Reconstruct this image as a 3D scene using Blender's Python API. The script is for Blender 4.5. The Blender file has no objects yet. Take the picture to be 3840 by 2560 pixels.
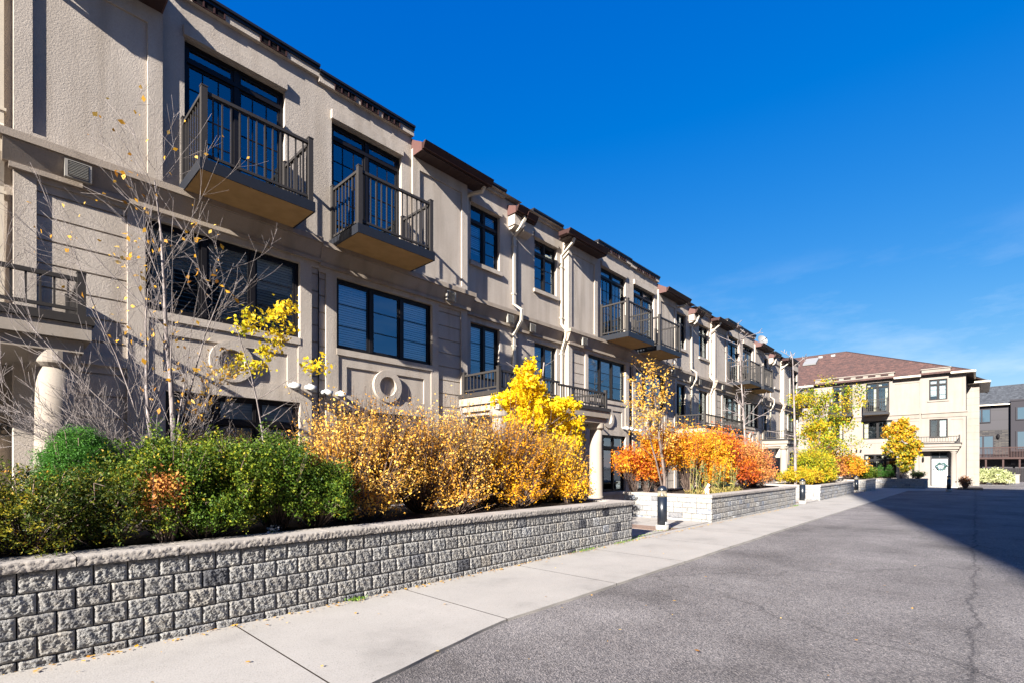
import bpy, math, random
import numpy as np
from mathutils import Vector
sc = bpy.context.scene
R = math.radians
random.seed(7); rng = np.random.default_rng(11)

# ------------------------------------------------------------------ camera, light, exposure
TH = R(42.97)                                   # angle between the view and the facade direction (+X)
cam = bpy.data.objects.new('camera', bpy.data.cameras.new('camera')); sc.collection.objects.link(cam)
cam.location = (0, 0, 1.42); cam.rotation_euler = (R(90), 0, TH - R(90))
cam.data.sensor_width = 36; cam.data.lens = 36 * 1868 / 3840; cam.data.shift_y = 467 / 3840
cam.data.clip_start = .05; cam.data.clip_end = 2000
sc.camera = cam
SUN_EL, SUN_AZ = R(25.3), R(13.5)               # travel direction of the light is (cos az, sin az) on the ground
trav = Vector((math.cos(SUN_EL) * math.cos(SUN_AZ), math.cos(SUN_EL) * math.sin(SUN_AZ), -math.sin(SUN_EL)))
sun = bpy.data.objects.new('sun', bpy.data.lights.new('sun', 'SUN')); sc.collection.objects.link(sun)
sun.data.energy = 5.0; sun.data.angle = R(.5); sun.data.color = (1, .945, .86)
sun.rotation_euler = trav.to_track_quat('-Z', 'Y').to_euler(); sun.location = (-20, -10, 40)
w = bpy.data.worlds.new('World'); sc.world = w; w.use_nodes = True
nt = w.node_tree; bg = nt.nodes['Background']
sky = nt.nodes.new('ShaderNodeTexSky'); sky.sky_type = 'NISHITA'; sky.sun_disc = False
sky.sun_elevation = SUN_EL
# the sun stands toward -travel; Blender's rotation is measured clockwise from +Y
sky.sun_rotation = math.atan2(-trav.x, -trav.y)
sky.air_density = 1.0; sky.dust_density = .15; sky.ozone_density = 3.0; sky.altitude = 200
hsv = nt.nodes.new('ShaderNodeHueSaturation'); hsv.inputs['Saturation'].default_value = 1.32; hsv.inputs['Value'].default_value = 1.0
nt.links.new(sky.outputs[0], hsv.inputs['Color'])
tc = nt.nodes.new('ShaderNodeTexCoord'); mp = nt.nodes.new('ShaderNodeMapping'); mp.inputs['Scale'].default_value = (1.2, 3.2, 11)
mp.inputs['Rotation'].default_value = (R(6), R(-14), R(40))
nz = nt.nodes.new('ShaderNodeTexNoise'); nz.inputs['Scale'].default_value = 1.5; nz.inputs['Detail'].default_value = 7; nz.inputs['Roughness'].default_value = .62
nt.links.new(tc.outputs['Generated'], mp.inputs[0]); nt.links.new(mp.outputs[0], nz.inputs['Vector'])
rp = nt.nodes.new('ShaderNodeMapRange'); rp.inputs['From Min'].default_value = .47; rp.inputs['From Max'].default_value = .76
rp.inputs['To Max'].default_value = .62
nt.links.new(nz.outputs['Fac'], rp.inputs['Value'])
# thin cirrus only low over the horizon
sx = nt.nodes.new('ShaderNodeSeparateXYZ'); nt.links.new(tc.outputs['Generated'], sx.inputs[0])
hz = nt.nodes.new('ShaderNodeMapRange'); hz.inputs['From Min'].default_value = .02; hz.inputs['From Max'].default_value = .36
hz.inputs['To Min'].default_value = 1; hz.inputs['To Max'].default_value = 0; nt.links.new(sx.outputs['Z'], hz.inputs['Value'])
ml = nt.nodes.new('ShaderNodeMath'); ml.operation = 'MULTIPLY'; nt.links.new(rp.outputs[0], ml.inputs[0]); nt.links.new(hz.outputs[0], ml.inputs[1])
mx = nt.nodes.new('ShaderNodeMixRGB'); mx.inputs[2].default_value = (4.5, 5.1, 6.0, 1)
sep = nt.nodes.new('ShaderNodeSeparateColor'); cmb = nt.nodes.new('ShaderNodeCombineColor'); nt.links.new(hsv.outputs[0], sep.inputs[0])
def wm(op, src, *vals):
    n = nt.nodes.new('ShaderNodeMath'); n.operation = op; nt.links.new(src, n.inputs[0])
    for i, v in enumerate(vals): n.inputs[i + 1].default_value = v
    return n.outputs[0]
nt.links.new(wm('MAXIMUM', wm('MULTIPLY_ADD', sep.outputs[0], 1.15 * .60, -.22 * .60), 0.0), cmb.inputs[0]); nt.links.new(wm('MULTIPLY', wm('POWER', wm('DIVIDE', sep.outputs[1], 4.4), .80), 4.4 * .98 * .60), cmb.inputs[1])
nt.links.new(wm('MULTIPLY', wm('POWER', wm('DIVIDE', sep.outputs[2], 7.5), .34), 7.5 * .60), cmb.inputs[2])   # deep polarised blue
nt.links.new(ml.outputs[0], mx.inputs[0]); nt.links.new(cmb.outputs[0], mx.inputs[1])
nt.links.new(mx.outputs[0], bg.inputs[0]); bg.inputs[1].default_value = .05
sc.view_settings.view_transform = 'Standard'; sc.view_settings.look = 'None'
sc.view_settings.exposure = 2.1; sc.view_settings.gamma = 1

# ------------------------------------------------------------------ node helpers and materials
def newmat(name):
    m = bpy.data.materials.new(name); m.use_nodes = True
    return m, m.node_tree, m.node_tree.nodes['Principled BSDF']
def N(t, kind, **kw):
    n = t.nodes.new(kind)
    for k, v in kw.items():
        if k in n.inputs: n.inputs[k].default_value = v
        else: setattr(n, k, v)
    return n
def obj_coord(t, scale=None):
    c = t.nodes.new('ShaderNodeTexCoord')
    if scale is None: return c.outputs['Object']
    m = t.nodes.new('ShaderNodeMapping'); m.inputs['Scale'].default_value = scale
    t.links.new(c.outputs['Object'], m.inputs[0]); return m.outputs[0]
def ramp(t, src, stops, k=1.0):
    stops = [(p, tuple(x * k for x in c)) for p, c in stops]
    r = t.nodes.new('ShaderNodeValToRGB'); e = r.color_ramp.elements
    while len(e) < len(stops): e.new(.5)
    for i, (p, c) in enumerate(stops): e[i].position = p; e[i].color = (*c, 1)
    t.links.new(src, r.inputs[0]); return r.outputs[0]
def bump(t, b, src, strength, dist, prev=None):
    n = t.nodes.new('ShaderNodeBump'); n.inputs['Strength'].default_value = strength; n.inputs['Distance'].default_value = dist
    t.links.new(src, n.inputs['Height'])
    if prev: t.links.new(prev.outputs[0], n.inputs['Normal'])
    t.links.new(n.outputs[0], b.inputs['Normal']); return n
def mul(t, a, b_, fac=1.0):
    m = t.nodes.new('ShaderNodeMixRGB'); m.blend_type = 'MULTIPLY'; m.inputs[0].default_value = fac
    t.links.new(a, m.inputs[1]); t.links.new(b_, m.inputs[2]); return m.outputs[0]

def stucco(name, col, strength=.6, streak=.80):
    m, t, b = newmat(name); co = obj_coord(t)
    n1 = N(t, 'ShaderNodeTexNoise', Scale=48.0, Detail=6.0, Roughness=.7); t.links.new(co, n1.inputs['Vector'])
    n2 = N(t, 'ShaderNodeTexNoise', Scale=.9, Detail=4.0); t.links.new(co, n2.inputs['Vector'])
    st = N(t, 'ShaderNodeTexNoise', Scale=1.0, Detail=5.0); t.links.new(obj_coord(t, (3.5, 3.5, .35)), st.inputs['Vector'])
    c1 = ramp(t, n2.outputs['Fac'], [(.3, tuple(x * .90 for x in col)), (.7, tuple(min(1, x * 1.06) for x in col))], .79)
    c2 = ramp(t, n1.outputs['Fac'], [(.3, (.86, .86, .86)), (.62, (1, 1, 1))])
    c3 = ramp(t, st.outputs['Fac'], [(.33, (streak, streak * .98, streak * .955)), (.52, (.97, .965, .96)), (.62, (1, 1, 1))])
    t.links.new(mul(t, mul(t, c1, c2), c3), b.inputs['Base Color']); b.inputs['Roughness'].default_value = .93
    b.inputs['Specular IOR Level'].default_value = .2
    bump(t, b, n1.outputs['Fac'], strength, .013); return m
def painted(name, col, rough=.45, spec=.4, metal=0, var=.06, scale=12.0):
    m, t, b = newmat(name); n = N(t, 'ShaderNodeTexNoise', Scale=scale, Detail=4.0); t.links.new(obj_coord(t), n.inputs['Vector'])
    c = ramp(t, n.outputs['Fac'], [(.3, tuple(x * (1 - var) for x in col)), (.7, tuple(min(1, x * (1 + var)) for x in col))], .79)
    t.links.new(c, b.inputs['Base Color']); b.inputs['Roughness'].default_value = rough; b.inputs['Specular IOR Level'].default_value = spec
    b.inputs['Metallic'].default_value = metal; return m
M = {}; AL = .79                                # overall albedo level
M['stucco'] = stucco('stucco_beige', (.475, .415, .358))
M['stucco2'] = stucco('stucco_taupe_trim', (.35, .292, .24), .35)
M['stucco_end'] = stucco('stucco_cream', (.285, .252, .222), .6, .93)
M['trim'] = stucco('stucco_column', (.34, .295, .25), .06, .95)
M['soffit'] = painted('balcony_soffit', (.40, .255, .115), .85, .1, 0, .12, 5)
M['frame'] = painted('window_frame_dark', (.009, .008, .009), .45, .2)
M['rail'] = painted('railing_bronze', (.034, .030, .028), .5, .22)
M['fascia'] = painted('fascia_slate', (.014, .016, .022), .45, .25)
M['coping'] = painted('coping_black', (.010, .010, .012), .4, .4)
M['gutter'] = painted('gutter_brown', (.045, .022, .020), .5, .15)  # brown darkened to carry the shadow on the gutter front
M['gutter_end_lit'] = painted('gutter_end_sunlit', (.11, .056, .050), .45, .25)  # lit copy of the gutter brown, sun on the eave end is in the colour
M['soffit_dark'] = painted('eave_soffit_brown', (.045, .024, .022), .6, .3)
M['spout'] = painted('downspout_cream', (.52, .46, .37), .45, .3)
M['pvc'] = painted('white_plastic', (.62, .62, .60), .4, .4)
M['dark'] = painted('dark_cavity', (.006, .005, .006), .9, .1)
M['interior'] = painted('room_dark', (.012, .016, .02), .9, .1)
M['ventc'] = painted('vent_cover', (.28, .26, .23), .5, .3)
M['black'] = painted('bollard_black', (.010, .014, .022), .32, .6)
M['door_white'] = painted('door_white', (.55, .55, .56), .4, .4)
M['door_dark'] = painted('door_dark', (.03, .03, .035), .35, .5)
M['concrete_foot'] = stucco('concrete_footing', (.42, .40, .37), .3)
M['chrome'] = painted('lamp_reflector', (.8, .8, .82), .15, .6, 1)
M['dish'] = painted('dish_grey', (.22, .22, .22), .45, .4)
M['wood_red'] = painted('deck_wood', (.035, .012, .010), .6, .3, 0, .2, 6)
M['fence'] = painted('fence_wood_dark', (.018, .016, .018), .8, .2, 0, .2, 6)
M['gold'] = painted('address_digits', (.02, .02, .02), .4, .5)

def glass():
    m = bpy.data.materials.new('window_glass'); m.use_nodes = True; t = m.node_tree; t.nodes.clear()
    o = t.nodes.new('ShaderNodeOutputMaterial'); mixn = t.nodes.new('ShaderNodeMixShader')
    gl = t.nodes.new('ShaderNodeBsdfGlossy'); gl.inputs['Roughness'].default_value = .015; gl.inputs['Color'].default_value = (.66, .78, .84, 1)
    tr = t.nodes.new('ShaderNodeBsdfTransparent'); tr.inputs[0].default_value = (.90, .95, .95, 1)
    fr = t.nodes.new('ShaderNodeFresnel'); fr.inputs[0].default_value = 1.6
    mm = t.nodes.new('ShaderNodeMath'); mm.operation = 'MULTIPLY_ADD'; mm.inputs[1].default_value = 1.0; mm.inputs[2].default_value = .19; mm.use_clamp = True
    nz = t.nodes.new('ShaderNodeTexNoise'); nz.inputs['Scale'].default_value = 1.3
    tc = t.nodes.new('ShaderNodeTexCoord'); t.links.new(tc.outputs['Object'], nz.inputs['Vector'])
    bp = t.nodes.new('ShaderNodeBump'); bp.inputs['Strength'].default_value = .05; bp.inputs['Distance'].default_value = .05
    t.links.new(nz.outputs['Fac'], bp.inputs['Height']); t.links.new(bp.outputs[0], gl.inputs['Normal'])
    t.links.new(fr.outputs[0], mm.inputs[0]); t.links.new(mm.outputs[0], mixn.inputs[0])
    t.links.new(tr.outputs[0], mixn.inputs[1]); t.links.new(gl.outputs[0], mixn.inputs[2]); t.links.new(mixn.outputs[0], o.inputs[0])
    return m
M['glass'] = glass()
def blind():
    m, t, b = newmat('window_blind'); co = obj_coord(t)
    wv = N(t, 'ShaderNodeTexWave', Scale=3.2, Distortion=0.0, wave_type='BANDS', bands_direction='Z', wave_profile='SAW'); t.links.new(co, wv.inputs['Vector'])
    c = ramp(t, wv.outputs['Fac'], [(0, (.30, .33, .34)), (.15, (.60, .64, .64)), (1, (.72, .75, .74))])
    t.links.new(c, b.inputs['Base Color']); b.inputs['Roughness'].default_value = .6; return m
M['blind'] = blind()
M['curtain'] = painted('curtain_cream', (.62, .56, .44), .8, .2, 0, .2, 9)
M['shade'] = painted('roller_shade', (.50, .54, .56), .8, .2)

def asphalt():
    m, t, b = newmat('asphalt'); co = obj_coord(t)
    v = N(t, 'ShaderNodeTexVoronoi', Scale=95.0); t.links.new(co, v.inputs['Vector'])
    n = N(t, 'ShaderNodeTexNoise', Scale=.55, Detail=8.0, Roughness=.62); t.links.new(co, n.inputs['Vector'])
    n2 = N(t, 'ShaderNodeTexNoise', Scale=150.0, Detail=3.0); t.links.new(co, n2.inputs['Vector'])
    big = ramp(t, n.outputs['Fac'], [(.34, (.135, .124, .122)), (.46, (.205, .190, .188)), (.55, (.235, .219, .216)), (.68, (.305, .285, .281))], .79)
    grit = ramp(t, v.outputs['Color'], [(.0, (.22, .22, .24)), (.3, (.6, .59, .6)), (.6, (.95, .93, .92)), (.85, (1.35, 1.3, 1.25)), (1, (1.9, 1.85, 1.8))])
    c = mul(t, big, grit); k = ramp(t, n2.outputs['Fac'], [(.35, (.6, .6, .6)), (.6, (1.1, 1.1, 1.1))])
    # long narrow cracks and a worn tyre-darkened strip
    d = N(t, 'ShaderNodeTexNoise', Scale=1.6, Detail=6.0); t.links.new(co, d.inputs['Vector'])
    add = t.nodes.new('ShaderNodeMixRGB'); add.blend_type = 'ADD'; add.inputs[0].default_value = .55
    t.links.new(co, add.inputs[1]); t.links.new(d.outputs['Color'], add.inputs[2])
    cr = N(t, 'ShaderNodeTexVoronoi', Scale=.14, feature='DISTANCE_TO_EDGE'); t.links.new(add.outputs[0], cr.inputs['Vector'])
    ck = ramp(t, cr.outputs['Distance'], [(0, (.72, .72, .72)), (.003, (1, 1, 1))])
    # old lane seam running along the street, and a darker repaired strip beside it
    wob = N(t, 'ShaderNodeTexNoise', Scale=.9, Detail=7.0, Roughness=.7); t.links.new(co, wob.inputs['Vector'])
    sp = t.nodes.new('ShaderNodeSeparateXYZ'); t.links.new(co, sp.inputs[0])
    m1 = t.nodes.new('ShaderNodeMath'); m1.operation = 'MULTIPLY_ADD'; m1.inputs[1].default_value = .5; t.links.new(wob.outputs['Fac'], m1.inputs[0]); t.links.new(sp.outputs['Y'], m1.inputs[2])
    m2 = t.nodes.new('ShaderNodeMath'); m2.operation = 'SUBTRACT'; m2.inputs[1].default_value = .27; t.links.new(m1.outputs[0], m2.inputs[0])
    m3 = t.nodes.new('ShaderNodeMath'); m3.operation = 'ABSOLUTE'; t.links.new(m2.outputs[0], m3.inputs[0])
    seam = ramp(t, m3.outputs[0], [(0, (.42, .42, .44)), (.010, (.62, .62, .63)), (.025, (.90, .90, .90)), (.25, (1, 1, 1))])
    t.links.new(mul(t, mul(t, mul(t, c, k), ck), seam), b.inputs['Base Color']); b.inputs['Roughness'].default_value = .86; b.inputs['Specular IOR Level'].default_value = .28
    b1 = bump(t, b, v.outputs['Distance'], .8, .009); bump(t, b, n2.outputs['Fac'], .55, .006, b1); return m
M['asphalt'] = asphalt()
def concrete(name, col, agg=True):
    m, t, b = newmat(name); co = obj_coord(t)
    v = N(t, 'ShaderNodeTexVoronoi', Scale=120.0); t.links.new(co, v.inputs['Vector'])
    n = N(t, 'ShaderNodeTexNoise', Scale=1.1, Detail=7.0, Roughness=.6); t.links.new(co, n.inputs['Vector'])
    n2 = N(t, 'ShaderNodeTexNoise', Scale=90.0, Detail=3.0); t.links.new(co, n2.inputs['Vector'])
    a = ramp(t, n.outputs['Fac'], [(.3, tuple(x * .78 for x in col)), (.45, tuple(x * .97 for x in col)), (.68, tuple(x * 1.08 for x in col))], .79)
    g = ramp(t, v.outputs['Color'], [(0, (.50, .47, .47)), (.12, (.86, .84, .83)), (.25, (1, .99, .97)), (1, (1, 1, 1))])
    k = ramp(t, n2.outputs['Fac'], [(.3, (.86, .86, .86)), (.55, (1, 1, 1))])
    t.links.new(mul(t, mul(t, a, g, .8 if agg else .3), k), b.inputs['Base Color']); b.inputs['Roughness'].default_value = .88
    b.inputs['Specular IOR Level'].default_value = .25
    bump(t, b, n2.outputs['Fac'], .5, .004); return m
M['walk'] = concrete('sidewalk_concrete', (.355, .332, .308))
M['paver'] = concrete('brown_paver', (.24, .165, .13))
M['cap'] = concrete('cap_stone', (.37, .335, .305))
def blocks(name, lo, hi):
    m, t, b = newmat(name); co = obj_coord(t)
    at = t.nodes.new('ShaderNodeAttribute'); at.attribute_name = 'rnd'
    base = ramp(t, at.outputs['Fac'], [(0, (.07, .07, .08)), (.14, (.20, .20, .21)), (.35, lo), (.6, (.375, .365, .35)), (.8, (.38, .345, .30)), (.9, (.27, .285, .32)), (1, hi)], .79)
    n = N(t, 'ShaderNodeTexNoise', Scale=14.0, Detail=6.0, Roughness=.7); t.links.new(co, n.inputs['Vector'])
    n2 = N(t, 'ShaderNodeTexNoise', Scale=60.0, Detail=6.0, Roughness=.72); t.links.new(co, n2.inputs['Vector'])
    k = ramp(t, n.outputs['Fac'], [(.34, (.50, .53, .60)), (.47, (.86, .87, .89)), (.56, (1, 1, 1)), (.72, (1.12, 1.05, .95))])
    k2 = ramp(t, n2.outputs['Fac'], [(.3, (.7, .7, .7)), (.55, (1, 1, 1))])
    t.links.new(mul(t, mul(t, base, k), k2), b.inputs['Base Color']); b.inputs['Roughness'].default_value = .92; b.inputs['Specular IOR Level'].default_value = .15
    bump(t, b, n2.outputs['Fac'], 1.0, .016); return m
M['block'] = blocks('split_face_block', (.335, .318, .298), (.46, .45, .435))
M['soil'] = concrete('mulch_soil', (.035, .022, .014), False)
def shingles(name, cols, scale=1.0):
    m, t, b = newmat(name)
    br = N(t, 'ShaderNodeTexBrick'); br.inputs['Scale'].default_value = 3.4 * scale; br.inputs['Mortar Size'].default_value = .018
    br.inputs['Color1'].default_value = (*cols[0], 1); br.inputs['Color2'].default_value = (*cols[1], 1); br.inputs['Mortar'].default_value = (*[x * .35 for x in cols[0]], 1)
    br.inputs['Brick Width'].default_value = 1.0; br.inputs['Row Height'].default_value = .42
    mpn = t.nodes.new('ShaderNodeMapping'); mpn.inputs['Rotation'].default_value = (0, R(90), 0)
    c = t.nodes.new('ShaderNodeTexCoord'); sp = t.nodes.new('ShaderNodeSeparateXYZ'); cb = t.nodes.new('ShaderNodeCombineXYZ')
    t.links.new(c.outputs['Object'], sp.inputs[0]); t.links.new(sp.outputs['Y'], cb.inputs['X']); t.links.new(sp.outputs['Z'], cb.inputs['Y'])
    t.links.new(cb.outputs[0], br.inputs['Vector'])
    n = N(t, 'ShaderNodeTexNoise', Scale=5.0, Detail=6.0); t.links.new(c.outputs['Object'], n.inputs['Vector'])
    k = ramp(t, n.outputs['Fac'], [(.3, (.6, .6, .6)), (.65, (1.25, 1.25, 1.25))])
    t.links.new(mul(t, br.outputs['Color'], k), b.inputs['Base Color']); b.inputs['Roughness'].default_value = .9
    bump(t, b, br.outputs['Fac'], .6, .02); return m
M['roof'] = shingles('roof_shingle_brown', [(.085, .040, .031), (.048, .025, .021)])
M['roof_grey'] = shingles('roof_shingle_grey', [(.055, .06, .068), (.025, .028, .033)], 1.2)
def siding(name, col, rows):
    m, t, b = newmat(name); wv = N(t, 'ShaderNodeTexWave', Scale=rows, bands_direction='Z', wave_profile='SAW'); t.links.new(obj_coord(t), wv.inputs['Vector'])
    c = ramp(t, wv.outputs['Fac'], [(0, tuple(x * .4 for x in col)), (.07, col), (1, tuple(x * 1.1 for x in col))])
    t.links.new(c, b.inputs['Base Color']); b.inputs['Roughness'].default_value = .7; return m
M['siding'] = siding('grey_siding_shaded', (.019, .017, .022), .28)  # siding darkened to stand in for the shade on the grey house
M['stucco_grey'] = painted('grey_trim_shaded', (.024, .022, .028), .7, .2)  # grey house trim, its shade also put into the colour
def ledgestone():
    m, t, b = newmat('ledgestone'); c = t.nodes.new('ShaderNodeTexCoord'); sp = t.nodes.new('ShaderNodeSeparateXYZ'); cb = t.nodes.new('ShaderNodeCombineXYZ')
    t.links.new(c.outputs['Object'], sp.inputs[0]); t.links.new(sp.outputs['Y'], cb.inputs['X']); t.links.new(sp.outputs['Z'], cb.inputs['Y'])
    br = N(t, 'ShaderNodeTexBrick'); br.inputs['Scale'].default_value = 2.6; br.inputs['Row Height'].default_value = .38; br.inputs['Brick Width'].default_value = 1.4
    br.inputs['Color1'].default_value = (.05, .044, .04, 1); br.inputs['Color2'].default_value = (.016, .015, .018, 1); br.inputs['Mortar'].default_value = (.02, .02, .02, 1)
    t.links.new(cb.outputs[0], br.inputs['Vector']); t.links.new(br.outputs['Color'], b.inputs['Base Color']); b.inputs['Roughness'].default_value = .9
    bump(t, b, br.outputs['Fac'], .8, .04); return m
M['ledge'] = ledgestone()
def leafmat(name, stops, trans=.35, rough=.5, spec=.3):
    rough = max(rough, .55); spec = min(spec, .18)
    m = bpy.data.materials.new(name); m.use_nodes = True; t = m.node_tree; b = t.nodes['Principled BSDF']; o = t.nodes['Material Output']
    at = t.nodes.new('ShaderNodeAttribute'); at.attribute_name = 'rnd'
    c = ramp(t, at.outputs['Fac'], stops, .88); t.links.new(c, b.inputs['Base Color']); b.inputs['Roughness'].default_value = rough; b.inputs['Specular IOR Level'].default_value = spec
    tl = t.nodes.new('ShaderNodeBsdfTranslucent'); t.links.new(c, tl.inputs[0]); mixn = t.nodes.new('ShaderNodeMixShader'); mixn.inputs[0].default_value = trans
    t.links.new(b.outputs[0], mixn.inputs[1]); t.links.new(tl.outputs[0], mixn.inputs[2]); t.links.new(mixn.outputs[0], o.inputs[0]); return m
M['l_box'] = leafmat('leaves_boxwood', [(0, (.020, .050, .006)), (.35, (.055, .110, .010)), (.65, (.14, .19, .015)), (.88, (.30, .30, .02)), (1, (.42, .28, .03))], .3, .35, .5)
M['l_yew'] = leafmat('leaves_yew', [(0, (.014, .034, .006)), (.38, (.05, .075, .009)), (.66, (.18, .17, .012)), (.86, (.42, .32, .02)), (1, (.46, .18, .04))], .3, .4, .4)
M['l_spruce'] = leafmat('needles_spruce', [(0, (.02, .08, .010)), (.5, (.045, .15, .018)), (1, (.11, .28, .03))], .25, .5, .3)
M['l_orange'] = leafmat('leaves_tan_orange', [(0, (.34, .13, .03)), (.2, (.62, .27, .035)), (.5, (.80, .43, .06)), (.8, (.90, .60, .17)), (1, (.90, .62, .05))], .35)
M['l_golden'] = leafmat('leaves_golden', [(0, (.32, .13, .02)), (.3, (.66, .28, .018)), (.7, (.84, .44, .018)), (1, (.88, .58, .03))], .4)
M['l_ginkgo'] = leafmat('leaves_ginkgo_yellow', [(0, (.62, .38, .01)), (.4, (.84, .56, .008)), (1, (.92, .72, .02))], .45)
M['l_red'] = leafmat('leaves_red_orange', [(0, (.22, .035, .018)), (.3, (.46, .085, .018)), (.55, (.66, .19, .018)), (.8, (.78, .36, .018)), (1, (.74, .48, .025))], .4)
M['l_rust'] = leafmat('leaves_rust', [(0, (.16, .05, .035)), (.4, (.42, .14, .05)), (.75, (.60, .30, .07)), (1, (.60, .16, .08))], .35)
M['l_locust'] = leafmat('leaves_yellow_green', [(0, (.06, .14, .012)), (.25, (.18, .26, .015)), (.5, (.40, .38, .02)), (.75, (.62, .42, .02)), (1, (.66, .34, .02))], .45)
M['l_maple'] = leafmat('leaves_maple_mixed', [(0, (.06, .10, .012)), (.3, (.26, .26, .02)), (.55, (.62, .40, .02)), (1, (.66, .22, .02))], .4)
M['l_var'] = leafmat('leaves_variegated', [(0, (.16, .22, .06)), (.4, (.40, .44, .20)), (1, (.72, .68, .42))], .3)
M['l_sap'] = leafmat('leaves_sapling_yellow', [(0, (.30, .34, .015)), (.3, (.66, .50, .02)), (1, (.84, .56, .03))], .45)
M['l_dry'] = leafmat('leaves_dry_gold', [(0, (.34, .14, .02)), (.5, (.70, .36, .03)), (1, (.80, .55, .15))], .4)
M['l_lily'] = leafmat('lily_leaves', [(0, (.03, .10, .05)), (.5, (.10, .16, .04)), (1, (.34, .27, .06))], .35)
M['l_grass'] = leafmat('dry_grass', [(0, (.12, .15, .03)), (.5, (.34, .26, .06)), (1, (.46, .34, .12))], .3)
M['l_moss'] = leafmat('moss_green', [(0, (.06, .14, .02)), (1, (.22, .34, .04))], .2)
def bark(name, a, c_):
    m, t, b = newmat(name); n = N(t, 'ShaderNodeTexNoise', Scale=22.0, Detail=6.0); t.links.new(obj_coord(t, (1, 1, .3)), n.inputs['Vector'])
    t.links.new(ramp(t, n.outputs['Fac'], [(.3, a), (.7, c_)]), b.inputs['Base Color']); b.inputs['Roughness'].default_value = .9
    bump(t, b, n.outputs['Fac'], .5, .01); return m
M['bark_grey'] = bark('bark_pale_grey', (.08, .062, .058), (.27, .235, .225))
M['bark_brown'] = bark('bark_brown', (.05, .034, .028), (.16, .12, .10))
M['twig'] = bark('twig_brown', (.065, .042, .035), (.20, .14, .11))

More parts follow.
